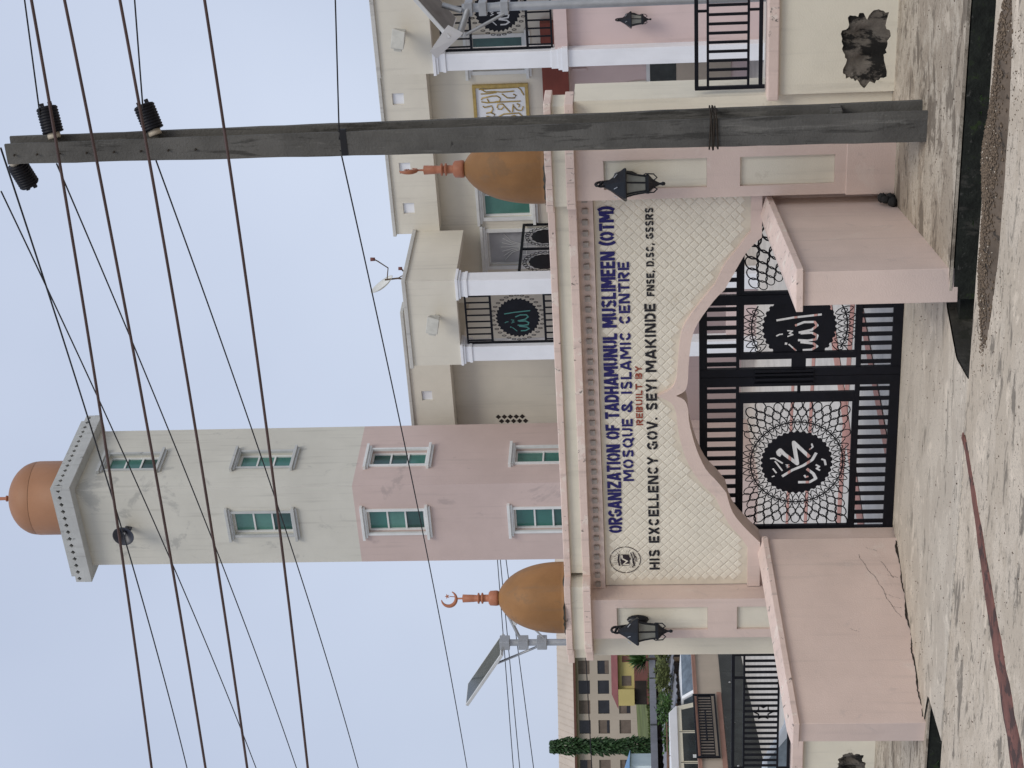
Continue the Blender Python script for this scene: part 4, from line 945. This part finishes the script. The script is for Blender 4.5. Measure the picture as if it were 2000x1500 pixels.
def grille(parent, x0, x1, y, z0, z1, za, zc, n, green=True):
    """grille with bars above and below a roundel panel"""
    b = MB().wall(x0, x1, z0, z1, y - .02, y + .02, [(x0 + .04, x1 - .04, z0 + .04, za), (x0 + .04, x1 - .04, za + .05, zc - .05), (x0 + .04, x1 - .04, zc, z1 - .04)])
    o = b.build('grille', 'black_metal', parent)
    for i in range(n):
        x = x0 + (x1 - x0) * (i + .5) / n; MB().box(x - .016, x + .016, y - .01, y + .01, zc, z1 - .04).build('bar', 'black_metal', o); MB().box(x - .016, x + .016, y - .01, y + .01, z0 + .04, za).build('bar', 'black_metal', o)
    xc, zm = (x0 + x1) / 2, (za + zc) / 2; r = (zc - za) / 2 * .78
    pts = []
    for i in range(32):
        for k, rr in ((-.3, .94), (0, 1.03)): a = 2 * math.pi * (i + k) / 32; pts.append((xc + r * rr * math.cos(a), zm + r * rr * math.sin(a)))
    d_ = MB().prism(pts, y - .006, y + .006).build('disc', 'black_metal', o)
    b = MB()
    for i in range(30): a = 2 * math.pi * i / 30; b.tube([(xc + r * 1.16 * math.cos(a) + .035 * r * math.cos(t) , y, zm + r * 1.16 * math.sin(a) + .11 * r * math.sin(t)) for t in [k * 1.047 for k in range(6)]], .008, 4, closed=True)
    b.build('lattice', 'black_metal', o, kind='stuff')
    b = MB()
    for pts, wd_ in STR:
        P = [Vector(zr(p)) * r for p in pts]; flat(b, [(xc + p.x, zm + p.y) for p in P], wd_ * r * .8, y - .0085)
    b.build('calligraphy', 'glass_green' if green else 'silver', o); return o
grille(MQ, -5.54, -4.25, -2.30, 4.81, 7.0, 5.20, 6.45, 8)
grille(MQ, 1.39, 3.10, -2.30, 4.76, 7.05, 5.25, 6.45, 10, False)
# balcony rail on the open side of the middle portico
o = MB().wall(-2.05, .49, 4.73, 5.80, -.02, .02, [(-2.0, -.80, 4.78, 5.74), (-.74, .44, 4.78, 5.74)]).build('balcony_rail', 'black_metal', MQ); o.location = (-3.98, 0, 0); o.rotation_euler = (0, 0, R_(90))
for c in (-1.40, -.15):
    MB().prism([(c + .36 * math.cos(a * .2244) * (1 if a % 2 else .93), 5.22 + .36 * math.sin(a * .2244) * (1 if a % 2 else .93)) for a in range(28)], -.006, .006).build('disc', 'black_metal', o)
    b = MB()
    for i in range(26): a = 2 * math.pi * i / 26; b.tube([(c + .45 * math.cos(a) + .05 * math.cos(t), 0, 5.22 + .45 * math.sin(a) + .05 * math.sin(t)) for t in [k * 1.047 for k in range(6)]], .008, 4, closed=True)
    b.build('lattice', 'black_metal', o, kind='stuff')
# calligraphy board
sb = thing('calligraphy_board', 'white calligraphy board in a gold frame on the mosque wall', 'sign'); bpy.context.view_layer.update()
sb.location = MQ.matrix_world @ Vector((-1.40, .5, 5.5)); sb.rotation_euler = (0, 0, R_(-5))
MB().wall(-.93, .93, 0, 1.25, -.07, -.001, [(-.86, .86, .07, 1.18)]).build('frame', 'gold', sb, .012); MB().box(-.858, .858, -.03, -.002, .072, 1.178).build('board', 'sign_white', sb)
def zs(p): return (.93 - (p[1] / 8.7 + 130 - 165) * .01233, 1.25 - (p[0] / 8.7 + 900 - 922) * .01148)
CAL = [[(320, 372), (420, 430), (560, 425), (700, 440), (900, 430)], [(330, 460), (480, 455), (600, 440)], [(300, 380), (960, 365), (1010, 400), (1060, 500)], [(330, 560), (350, 530), (520, 500), (600, 500), (660, 540), (640, 590), (560, 600)], [(690, 470), (780, 540), (900, 545), (930, 500), (880, 480)], [(330, 590), (430, 610), (560, 605), (1000, 600)], [(430, 545), (460, 600)], [(350, 665), (380, 690), (500, 665), (520, 720), (490, 770), (400, 790)], [(590, 700), (610, 640), (690, 640), (740, 700), (810, 780)], [(600, 720), (660, 730), (700, 690)], [(870, 650), (850, 780)], [(880, 690), (930, 750), (1010, 760), (1040, 690)], [(930, 640), (980, 660), (960, 700)], [(570, 870), (700, 810), (960, 800), (1040, 880)], [(400, 840), (520, 860), (545, 810), (480, 780)], [(730, 880), (880, 840), (1000, 910)], [(370, 940), (450, 880), (530, 930)], [(770, 900), (860, 920)],
       [(700, 1000), (800, 1100), (1000, 1050)], [(350, 1050), (500, 1150), (450, 1250)], [(600, 1200), (900, 1250), (1000, 1150)], [(400, 1350), (900, 1400)]]
b = MB()
for k, st in enumerate(CAL): b.tube([(zs(p)[0], -.034 - .0005 * k, zs(p)[1]) for p in st], .016, 5)
b.build('calligraphy', 'gold', sb)
# flood lights on the parapets
def floodlight(lx, ly, lz, label, tilt=0):
    t = thing('floodlight', label, 'floodlight', (0, 0, 0), 0, 'floodlights on the porticoes'); t.location = MQ.matrix_world @ Vector((lx, ly, lz)); t.rotation_euler = (0, R_(tilt), R_(-5)); t.scale = (1.35, 1.2, 1.35)
    MB().box(-.03, .03, -.20, 0, -.03, .03).build('arm', 'light_body', t); MB().hexa([(-.14, -.42, -.06), (.14, -.42, -.06), (.11, -.18, -.06), (-.11, -.18, -.06)], [(-.16, -.38, .14), (.16, -.38, .14), (.10, -.18, .10), (-.10, -.18, .10)]).build('housing', 'light_body', t, .012)
    MB().box(-.20, -.141, -.36, -.22, -.03, .09).build('driver_box', 'light_body', t, .008); return t
floodlight(-4.72, -2.45, 7.62, 'pale floodlight on the middle portico below the satellite dish', 10); floodlight(1.90, -2.45, 7.78, 'pale floodlight on the portico above the solar lamp at the picture edge', 10)
# satellite dish on the middle portico
sd_ = thing('satellite_dish', 'pale satellite dish on the roof of the middle portico', 'satellite dish'); sd_.location = MQ.matrix_world @ Vector((-4.47, -1.2, 8.30))
b = MB().lathe([(0, 0), (.12, .01), (.25, .035), (.38, .085), (.43, .115), (.425, .122), (.37, .095), (.24, .045), (.1, .02), (0, .014)], 28)
o = b.build('reflector', 'dish_white', sd_); o.scale = (.74, .74, .74); o.location = (-.16, 0, .64); o.rotation_euler = (RT * .74 + UP * .58 - FW * .30).to_track_quat('Z', 'Y').to_euler()
MB().tube([(.0, 0, 0), (.05, 0, .3), (.02, 0, .60)], .02, 6).build('mast', 'bark', sd_); MB().tube([(.22, 0, 0), (.05, 0, .3)], .012, 6).build('brace', 'bark', sd_)
b = MB().tube([(.02, 0, .55), (.32, -.02, .50), (.50, -.04, .72), (.55, -.04, .80)], .014, 6); b.build('feed_arm', 'bark', sd_); MB().lathe([(0, 0), (.04, 0), (.045, .1), (0, .1)], 10).build('receiver', 'maroon', sd_).location = (.55, -.04, .78)
rc = thing('rooftop_receiver', 'small dark receiver stub on the middle portico roof edge', 'antenna'); rc.location = MQ.matrix_world @ Vector((-4.02, -1.6, 8.30))
MB().tube([(0, 0, 0), (0, 0, .1), (.06, 0, .14)], .02, 6).build('stub', 'bark', rc); MB().lathe([(0, 0), (.04, 0), (.04, .08), (0, .08)], 8).build('head', 'maroon', rc).location = (.06, 0, .12)
lm = lantern((0, 0, 0), -5, 'small black lantern on the pink mosque wall beyond the railing', 1.15); lm.location = MQ.matrix_world @ Vector((1.98, -2.20, 3.22))

# ------------------------------------------------------------------ solar street lamps
def solar_lamp(loc, H, rz, label, cross=True):
    t = thing('solar_lamp', label, 'street lamp', loc, rz, 'solar lamps inside the compound')
    MB().tube([(0, 0, -.4), (0, 0, H)], .055, 12).build('post', 'galvanised', t)
    for z in (H - .12, H - .42, H - .72): MB().box(-.085, .085, -.085, .085, z, z + .16).build('clamp', 'galvanised', t, .006)
    # tilted panel, rising away from the post along -X
    L, W_, a = 1.30, .50, R_(30); c, s_ = math.cos(a), math.sin(a)
    o = MB().box(-L, 0, -W_ / 2, W_ / 2, 0, .05).build('panel_frame', 'solar_frame', t, .004); o.location = (-.10, .05, H - .02); o.rotation_euler = (0, a, R_(0))
    MB().box(-L + .03, -.03, -W_ / 2 + .03, W_ / 2 - .03, -.004, -.0005).build('panel_back', 'solar_back', o); MB().box(-L + .03, -.03, -W_ / 2 + .03, W_ / 2 - .03, .0505, .053).build('cells', 'glass_dark', o)
    MB().tube([(-.06, .0, H - .62), (-.62, .1, H + .26)], .02, 8).build('strut', 'galvanised', t); MB().tube([(-.02, .1, H - .10), (-.30, .1, H + .12)], .03, 8).build('strut', 'galvanised', t)
    if cross:
        MB().tube([(-.1, .05, H - .33), (.42, .22, H - .10)], .028, 8).build('lamp_arm', 'galvanised', t); MB().hexa([(.25, .14, H - .24), (.72, .32, H - .06), (.68, .48, H - .06), (.20, .30, H - .24)], [(.25, .14, H - .19), (.72, .32, H - .01), (.68, .48, H - .01), (.20, .30, H - .19)]).build('lamp_head', 'solar_frame', t)
        MB().tube([(.06, .0, H - .70), (.40, .2, H - .30)], .016, 6).build('brace', 'galvanised', t)
    return t
solar_lamp((-6.36, 4.0, 0), 5.42, -8, 'solar street lamp with tilted panel behind the left dome')
s2 = thing('solar_lamp', 'solar street lamp with white lamp head at the picture edge above the railing', 'street lamp', (4.24, 3.0, 0), 0, 'solar lamps inside the compound')
MB().tube([(0, 0, -.4), (0, 0, 5.3)], .058, 12).build('post', 'galvanised', s2)
for z in (4.70, 4.98, 5.16): MB().box(-.09, .09, -.09, .09, z, z + .10).build('clamp', 'galvanised', s2, .006)
o = MB().box(-.12, 1.0, -.45, .45, 0, .05).build('panel_frame', 'solar_frame', s2, .004); o.location = (-.16, .02, 5.50); o.rotation_euler = (0, R_(-38), 0)
MB().box(-.10, .97, -.42, .42, -.004, -.0005).build('panel_back', 'solar_back', o)
MB().tube([(-.02, -.05, 5.30), (.05, 0, 5.55)], .04, 8).build('strut', 'galvanised', s2); MB().tube([(-.07, -.07, 4.75), (-.28, -.25, 5.25)], .022, 8).build('strut', 'galvanised', s2)
MB().tube([(.0, -.05, 5.22), (-.30, -.22, 5.34)], .045, 8).build('lamp_arm', 'galvanised', s2)
MB().hexa([(-.24, -.30, 5.27), (-.50, -.42, 5.60), (-.36, -.55, 5.66), (-.10, -.40, 5.45)], [(-.27, -.33, 5.30), (-.53, -.45, 5.63), (-.39, -.58, 5.69), (-.13, -.43, 5.48)]).build('lamp_head', 'van_white', s2, .008)

# ------------------------------------------------------------------ foliage helper
def leaves(b, n, fn, size, flat_=.35):
    for i in range(n):
        p = Vector(fn()); a = Vector((random.gauss(0, 1), random.gauss(0, 1), random.gauss(0, flat_))).normalized(); c = a.cross(Vector((random.gauss(0, 1), random.gauss(0, 1), random.gauss(0, 1)))).normalized(); s_ = size * random.uniform(.6, 1.3)
        b.add([p, p + a * s_ * .5 + c * s_ * .22, p + a * s_, p + a * s_ * .5 - c * s_ * .22], [(0, 1, 2, 3)])
def in_ball(c, r):
    def f():
        while True:
            v = Vector((random.uniform(-1, 1), random.uniform(-1, 1), random.uniform(-1, 1)))
            if .2 < v.length < 1: return (c[0] + v.x * r[0], c[1] + v.y * r[1], c[2] + v.z * r[2])
    return f
def plant(name, label, cat, base, clumps, n, size, material, group=None, stems=3):
    t = thing(name, label, cat, base, 0, group); b = MB()
    for c, r in clumps: leaves(b, n, in_ball(c, r), size)
    b.build('crown', material, t)
    for k in range(stems):
        c = clumps[k % len(clumps)][0]; MB().tube([(random.uniform(-.1, .1), random.uniform(-.1, .1), -.3), (c[0] * .5, c[1] * .5, c[2] * .5), c], [.05, .035, .015], 6).build('trunk' if stems == 1 else 'stem', 'bark', t)
    return t

# ------------------------------------------------------------------ neighbouring compound (seen left of the gateway)
BO, BR = Vector((-17.262, 18.703, 0)), R_(95.74)
def bp(x, y, z=0): return BO + Vector((x * math.cos(BR) - y * math.sin(BR), x * math.sin(BR) + y * math.cos(BR), z))
rzB = math.degrees(BR)
sheet(-60, -10.5, .9, 60, lambda x, y: min(.18, -.17 + (y - .9) * .03), 20, 20).build('yard_ground', 'court', kind='structure')
nw = thing('compound_wall', 'low beige wall with brown cap and black marble dado, parked vehicles behind', 'wall', bp(-4, 0), rzB)
MB().box(-8, 7, 0, .22, -.3, 1.86).build('wall', 'beige_wall', nw); MB().box(-8, 7, -.05, .27, 1.861, 1.90).build('cap', 'cap_brown', nw); MB().box(-8, 7, -.02, .24, 1.901, 1.95).build('cap', 'cap_brown', nw)
for i in range(8):
    MB().box(-8 + i * 1.875 + .004, -8 + (i + 1) * 1.875 - .004, -.03, -.001, .34, 1.25).build('marble_slab', 'marble_black', nw)
MB().box(-8, 7, -.06, -.001, .10, .338).build('footing', 'beige_wall', nw)
MB().box(-1.9, 2.2, -.05, -.001, 1.27, 1.38).build('ledge', 'cap_brown', nw)
for i in range(7): 
    o = MB().lathe([(0, 0), (.035, .0), (.02, .015), (0, .018)], 8).build('stud', 'silver', nw); o.location = (-6.8 + i * 1.9, -.031, 1.02); o.rotation_euler = (R_(90), 0, 0)
rl = thing('railing', 'black panel railing fixed before the beige wall in front of the van', 'railing', bp(-3.42, -.10), rzB, 'railing panels on the beige wall')
def panel_rail(t, L, z0, z1, n):
    MB().wall(-L / 2, L / 2, z0, z1, -.02, .02, [(-L / 2 + .045, L / 2 - .045, z0 + .045, z1 - .045)]).build('frame', 'black_metal', t)
    for z in (z0 + .12, z1 - .12): MB().box(-L / 2 + .045, L / 2 - .045, -.012, .012, z - .012, z + .012).build('rail', 'black_metal', t)
    for i in range(n): x = -L / 2 + .05 + (L - .1) * (i + .5) / n; MB().box(x - .02, x + .02, -.009, .009, z0 + .132, z1 - .132).build('bar', 'black_metal', t)
    MB().box(-L * .22, L * .22, -.015, .015, (z0 + z1) / 2 - .02, (z0 + z1) / 2 + .02).build('scroll_bar', 'black_metal', t)
panel_rail(rl, 2.85, 1.42, 1.99, 22)
rl2 = thing('railing', 'black panel railing on the beige wall close to the gateway side', 'railing', bp(1.55, -.10), rzB, 'railing panels on the beige wall'); panel_rail(rl2, 2.6, 1.42, 1.99, 20)
# the van
vn = thing('van', 'cream van with white roof and dark side windows behind the beige wall', 'van', bp(-1.6, 2.0), rzB)
VL = 2.85
side = [(-VL, .45), (-VL, 1.35), (-VL, 2.30), (-VL + .1, 2.42), (VL - .62, 2.42), (VL - .35, 2.34), (VL - .05, 1.62), (VL, 1.45), (VL, .45)]
MB().prism(side, 0, 1.7).build('body', 'van_cream', vn, .03)
MB().prism([(-VL + .02, 2.40), (-VL + .12, 2.56), (VL - .75, 2.56), (VL - .40, 2.36), (VL - .42, 2.33), (-VL, 2.36)], -.04, 1.74).build('roof', 'van_white', vn, .02)
for x0, x1 in ((-2.7, -1.75), (-1.6, -.32), (-.18, 1.12), (1.27, 2.30)):
    q = [(x0, 1.62), (x1 + (.22 if x1 > 2 else 0), 1.62), (x1 - (.02 if x1 > 2 else 0), 2.22), (x0, 2.22)]
    o = MB().prism(q, -.012, -.001).build('window', 'glass_dark', vn); MB().box(x0 - .03, x1 + .03, -.02, -.013, 2.225, 2.26).build('rain_strip', 'van_cream', o)
MB().prism([(VL - .04, 1.66), (VL + .005, 1.66), (VL - .27, 2.28), (VL - .31, 2.28)], .1, 1.6).build('windscreen', 'glass_dark', vn)
for x0, x1, z0, z1 in ((-.05, .10, 1.66, 1.98), (.16, .24, 1.66, 1.80)): MB().box(x0, x1, -.0155, -.0125, z0, z1).build('sticker', 'sticker', vn)
MB().box(-VL, VL - .1, -.006, -.001, 1.28, 1.36).build('trim_strip', 'van_white', vn); MB().box(-.26, -.24, -.006, -.001, .6, 2.3).build('door_seam', 'shed_dark', vn); MB().box(1.19, 1.21, -.006, -.001, .6, 2.3).build('door_seam', 'shed_dark', vn)
b = MB()
for y in (.12, 1.55): b.tube([(-VL + .2, y, 2.63), (VL - 1.0, y, 2.63)], .02, 6)
for k in range(7): x = -VL + .3 + k * .7; b.tube([(x, .12, 2.63), (x, 1.55, 2.63)], .015, 6); b.tube([(x, .12, 2.54), (x, .12, 2.63)], .012, 5)
b.build('roof_rack', 'rust_sheet', vn)
for x in (-1.9, 1.9):
    for y in (.02, 1.50):
        o = MB().lathe([(0, 0), (.20, 0), (.33, .02), (.34, .09), (.33, .17), (.20, .18), (0, .18)], 20).build('wheel', 'tyre', vn); o.location = (x, y, .34 - .1); o.rotation_euler = (R_(-90), 0, 0)
# white car nose-on under the shed
cr_ = thing('car', 'white car with blue-grey windscreen half hidden by the gateway', 'car', bp(6.4, 4.6), rzB + 60)
prof_ = [(-2.0, .45), (-2.0, 1.05), (-1.2, 1.18), (-.55, 1.75), (1.0, 1.80), (1.8, 1.25), (2.0, 1.15), (2.0, .45)]
MB().prism([(x, z + .35) for x, z in prof_], -.82, .82).build('body', 'van_white', cr_, .05)
MB().prism([(-1.20, 1.55), (-1.16, 1.57), (-.56, 2.09), (-.60, 2.07)], -.72, .72).build('windscreen', 'glass_car', cr_)
for s_ in (-1, 1): MB().prism([(-.95, 1.62), (.95, 1.62), (.75, 2.06), (-.48, 2.04)], s_ * .822, s_ * .828).build('side_window', 'glass_car', cr_)
for x in (-1.3, 1.3):
    for s_ in (-.82, .66):
        o = MB().lathe([(0, 0), (.2, 0), (.32, .02), (.33, .08), (.32, .15), (0, .16)], 18).build('wheel', 'tyre', cr_); o.location = (x, s_, .5); o.rotation_euler = (R_(-90), 0, 0)
# silver car close behind the left railing
c2 = thing('car', 'silver blue car seen through the railing left of the gateway', 'car', (-9.3, 2.9, -.12), 62)
prof_ = [(-2.1, .25), (-2.1, .75), (-1.9, .86), (-1.0, .95), (-.35, 1.38), (.9, 1.40), (1.55, 1.0), (2.1, .92), (2.15, .3)]
MB().prism(prof_, -.82, .82).build('body', 'car_silver', c2, .06)
MB().prism([(-1.0, .965), (-.95, .965), (-.36, 1.36), (-.40, 1.37)], -.7, .7).build('windscreen', 'glass_car', c2)
for s_ in (-1, 1):
    for q in ([(-.75, .98), (.15, .98), (.15, 1.33), (-.30, 1.33)], [(.22, .98), (1.25, .98), (.85, 1.33), (.22, 1.33)]): MB().prism(q, s_ * .822, s_ * .829).build('side_window', 'glass_car', c2)
for x in (-1.3, 1.35):
    for s_ in (-.82, .66):
        o = MB().lathe([(0, 0), (.18, 0), (.30, .02), (.31, .08), (.30, .15), (0, .16)], 18).build('wheel', 'tyre', c2); o.location = (x, s_, .30); o.rotation_euler = (R_(-90), 0, 0)
# open shed with grey fascia, rusty sheets and creepers
sh = thing('shed', 'long dark shed with grey roof fascia behind the vehicles', 'shed', bp(9, 8.2), rzB)
MB().box(-9, 16, 0, 5, 2.84, 3.06).build('roof_edge', 'grey_fascia', sh); MB().box(-9, 16, 1.2, 1.4, -.2, 2.839).build('back_wall', 'shed_dark', sh)
for i in range(9): MB().box(-8.9 + i * 3, -8.75 + i * 3, .1, .25, -.2, 2.839).build('post', 'shed_dark', sh); MB().box(-8.2 + i * 3, -8.12 + i * 3, -.012, -.001, 2.842, 3.058).build('joint_strip', 'marble_black', sh)
ls = thing('lean_to', 'rusty corrugated lean-to roof beside the van', 'lean-to', bp(6.2, 5.6), rzB)
for k in range(7):
    b = MB(); vs = []; nx_ = 14
    for i in range(nx_ + 1):
        x = -7.5 + k * 1.75 + 1.7 * i / nx_; z = .028 * math.sin(i * 1.9)
        vs += [(x, -.8, 2.28 + z + .05 * math.sin(k * 1.3)), (x, 2.2, 2.66 + z)]
    b.add(vs, [(2 * i, 2 * i + 1, 2 * i + 3, 2 * i + 2) for i in range(nx_)], True); b.build('roof_sheet', 'rust_sheet' if k < 4 else 'grey_fascia', ls)
for x in (-7, -3.5, 0, 3.5): MB().box(x, x + .1, -.6, -.5, -.2, 2.26).build('post', 'bark', ls)
MB().box(-7.5, 4.7, 2.0, 2.1, -.2, 2.6).build('back_board', 'shed_dark', ls)
for i, (x, y, z, r, mt, nm) in enumerate(((9.3, 5.5, 2.60, (1.0, .5, .26), 'leaf_yellow', 'yellow-green creeper on the lean-to nearest the gateway'), (7.6, 5.5, 2.58, (1.0, .5, .26), 'leaf_yellow', 'yellow-green creeper on the middle of the lean-to'), (5.6, 5.6, 2.56, (1.1, .5, .16), 'leaf_green', 'thin green creeper above the van'))):
    plant('creeper', nm, 'plant', tuple(bp(x, y, 0)), [((0, 0, z), r), ((r[0] * .5, .1, z + .08), (r[0] * .5, .4, .25)), ((-r[0] * .5, 0, z - .1), (r[0] * .5, .4, .2))], 420, .13, mt, 'creepers over the lean-to')

# ------------------------------------------------------------------ far hillside and houses
b = sheet(-150, -20, 45, 170, lambda x, y: 1.1 + 3.3 * min(1, max(0, (y - 45) / 88)) - (0 if y > 47 else 3) + .25 * math.sin(x * .2) * math.sin(y * .17), 40, 40); b.build('hillside', 'grass_ground', kind='structure')
def hill_z(x, y): return 1.1 + 3.3 * min(1, max(0, (y - 45) / 88)) + .25 * math.sin(x * .2) * math.sin(y * .17)
gb = MB()
def gpt():
    t = random.random(); x = random.uniform(-82, -40); y = 46 + (-x - 40) * 1.15 + random.uniform(-10, 10); y = max(47, y); return (x, y, hill_z(x, y))
for i in range(9000):
    x, y, z = gpt(); a = random.uniform(0, 6.28); h = random.uniform(.1, .35); d_ = .12
    gb.add([(x - d_ * math.cos(a), y - d_ * math.sin(a), z), (x + d_ * math.cos(a), y + d_ * math.sin(a), z), (x + random.uniform(-.2, .2), y + random.uniform(-.2, .2), z + h)], [(0, 1, 2)])
gb.build('grass', 'grass', kind='stuff')
# beige three-storey block
FB = thing('apartment_building', 'long beige three-storey building with tan roof on the far hill', 'building', (-113.5, 142.5, 4.0), 26.7)
W_ = 46
holes = []; cols = [-9.5 + i * 2.28 for i in range(-6, 12)]
rows = ((5.85, 7.15), (3.65, 4.95), (1.25, 2.55))
for z0, z1 in rows:
    for x in cols: holes.append((x, x + 1.55, z0, z1))
MB().wall(-W_ / 2, W_ / 2, -3, 7.65, 0, .3, holes).build('wall', 'far_wall', FB); MB().box(-W_ / 2, W_ / 2, .31, 9, -3, 7.6).build('wall', 'shed_dark', FB)
rnd = random.Random(4)
for k, h in enumerate(holes):
    o = MB().box(h[0] + .002, h[1] - .002, .14, .2, h[2] + .002, h[3] - .002).build('window', 'shutter_brown' if rnd.random() < .5 else 'window_dark', FB)
    s_ = rnd.random()
    if s_ < .6: MB().box(h[0] + .05, h[1] - .05, .10, .139, h[2] + .05, h[2] + .05 + (h[3] - h[2]) * rnd.uniform(.2, .6)).build('shutter', 'shutter_brown' if s_ < .35 else 'window_dark', o)
MB().hexa([(-W_ / 2 - .5, -.8, 7.66), (W_ / 2 + .5, -.8, 7.66), (W_ / 2 + .5, 10, 7.66), (-W_ / 2 - .5, 10, 7.66)], [(-W_ / 2 - .5, 3.2, 9.75), (W_ / 2 + .5, 3.2, 9.75), (W_ / 2 + .5, 6, 9.75), (-W_ / 2 - .5, 6, 9.75)]).build('roof', 'far_roof', FB)
MB().box(-W_ / 2 - .55, W_ / 2 + .55, -.86, -.81, 7.45, 7.72).build('fascia', 'brown_trim', FB)
b = MB()
for i in range(60): x = -W_ / 2 + W_ * i / 59; b.add([(x, -.81, 7.70), (x + .06, -.81, 7.70), (x + .06, 3.19, 9.79), (x, 3.19, 9.79)], [(0, 1, 2, 3)])
b.build('roof_rib', 'far_roof', FB, kind='stuff')
# yellow house
YH = thing('house', 'small yellow house with red roof and maroon base on the hill', 'house', (-73.9, 95.3, 3.5), 26.7)
MB().box(-2.4, 6, 0, 5, .75, 2.05).build('wall', 'yellow_wall', YH); MB().box(-2.41, 6, -.02, 5, -1.0, .749).build('base', 'maroon', YH); MB().box(-2.41, -.5, -.05, -.021, -.2, .70).build('veranda', 'shed_dark', YH)
MB().hexa([(-2.7, -.5, 2.06), (6, -.5, 2.06), (6, 5.4, 2.06), (-2.7, 5.4, 2.06)], [(-1.9, 1.8, 2.62), (6, 1.8, 2.62), (6, 3, 2.62), (-1.9, 3, 2.62)]).build('roof', 'red_roof', YH)
MB().box(-2.41, -1.1, -.5, -.021, .76, 2.04).build('porch', 'yellow_wall', YH); MB().box(-.9, -.1, -.03, -.001, 1.0, 1.75).build('window', 'shutter_brown', YH); MB().box(1.0, 1.5, -.03, -.001, .95, 1.7).build('window', 'maroon', YH)
# pale blue house
BH = thing('house', 'pale blue-white house with bright blue roof at the picture edge', 'house', (-48.4, 52.6, 2.9), 26.7)
MB().wall(-3.2, 0, -2.2, 1.25, 0, .2, [(-.55, -.23, .65, 1.0), (-1.2, -.88, .65, 1.0)]).build('wall', 'pale_blue_wall', BH); MB().box(-3.2, 0, .21, 3, -2.2, 1.24).build('wall', 'pale_blue_wall', BH)
for x in (-.55, -1.2): MB().box(x, x + .32, .1, .12, .65, 1.0).build('window', 'window_dark', BH)
MB().hexa([(-3.5, -.3, 1.26), (.15, -.3, 1.26), (.15, 3.3, 1.26), (-3.5, 3.3, 1.26)], [(-3.4, 1.4, 1.9), (-1.5, 1.4, 1.9), (-1.5, 1.6, 1.9), (-3.4, 1.6, 1.9)]).build('roof', 'blue_roof', BH)
# slim mast tree, bush and palm-like shrub
mt_ = thing('mast_tree', 'slim dark green columnar tree before the far beige building', 'tree', (-60.1, 68.9, hill_z(-60, 69) - .2)); b = MB(); H_ = 9.7 - hill_z(-60, 69)
def mastp():
    z = random.uniform(.9, H_); r = .58 * (1 - .2 * (z / H_)) * (.88 + .16 * math.sin(z * 3.1)) * random.uniform(.25, 1.05); a = random.uniform(0, 6.28); return (r * math.cos(a), r * math.sin(a), z)
for i in range(5200):
    p = Vector(mastp()); o_ = Vector((p.x, p.y, 0)).normalized(); dn = (o_ * .6 + Vector((random.uniform(-.3, .3), random.uniform(-.3, .3), -1))).normalized(); sd2 = dn.cross(Vector((random.gauss(0, 1), random.gauss(0, 1), .2))).normalized(); L_ = random.uniform(.16, .32)
    b.add([p, p + dn * L_ * .5 + sd2 * L_ * .2, p + dn * L_, p + dn * L_ * .5 - sd2 * L_ * .2], [(0, 1, 2, 3)])
b.build('crown', 'leaf_dark', mt_); MB().tube([(0, 0, -.5), (.03, 0, 2), (0, .03, H_ - .3)], [.09, .07, .02], 8).build('trunk', 'bark', mt_)
bs = thing('shrub', 'spiky green shrub beside the gateway edge in front of the yellow house', 'shrub', (-26.85, 31.97, 3.16)); b = MB()
for i in range(220):
    a = random.uniform(0, 6.28); e = random.uniform(.1, 1.3); d_ = Vector((math.cos(a) * math.cos(e), math.sin(a) * math.cos(e), math.sin(e))); s_ = d_.cross(Vector((0, 0, 1))).normalized() * .025; L_ = random.uniform(.5, 1.0)
    b.add([s_, d_ * L_ * .6 + s_ * 1.2, d_ * L_ + Vector((0, 0, -.12)), d_ * L_ * .6 - s_ * 1.2, -s_], [(0, 1, 2, 3, 4)])
b.build('leaves', 'leaf_green', bs); MB().tube([(0, 0, -3.1), (0, 0, .05)], [.12, .06], 6).build('stem', 'bark', bs)
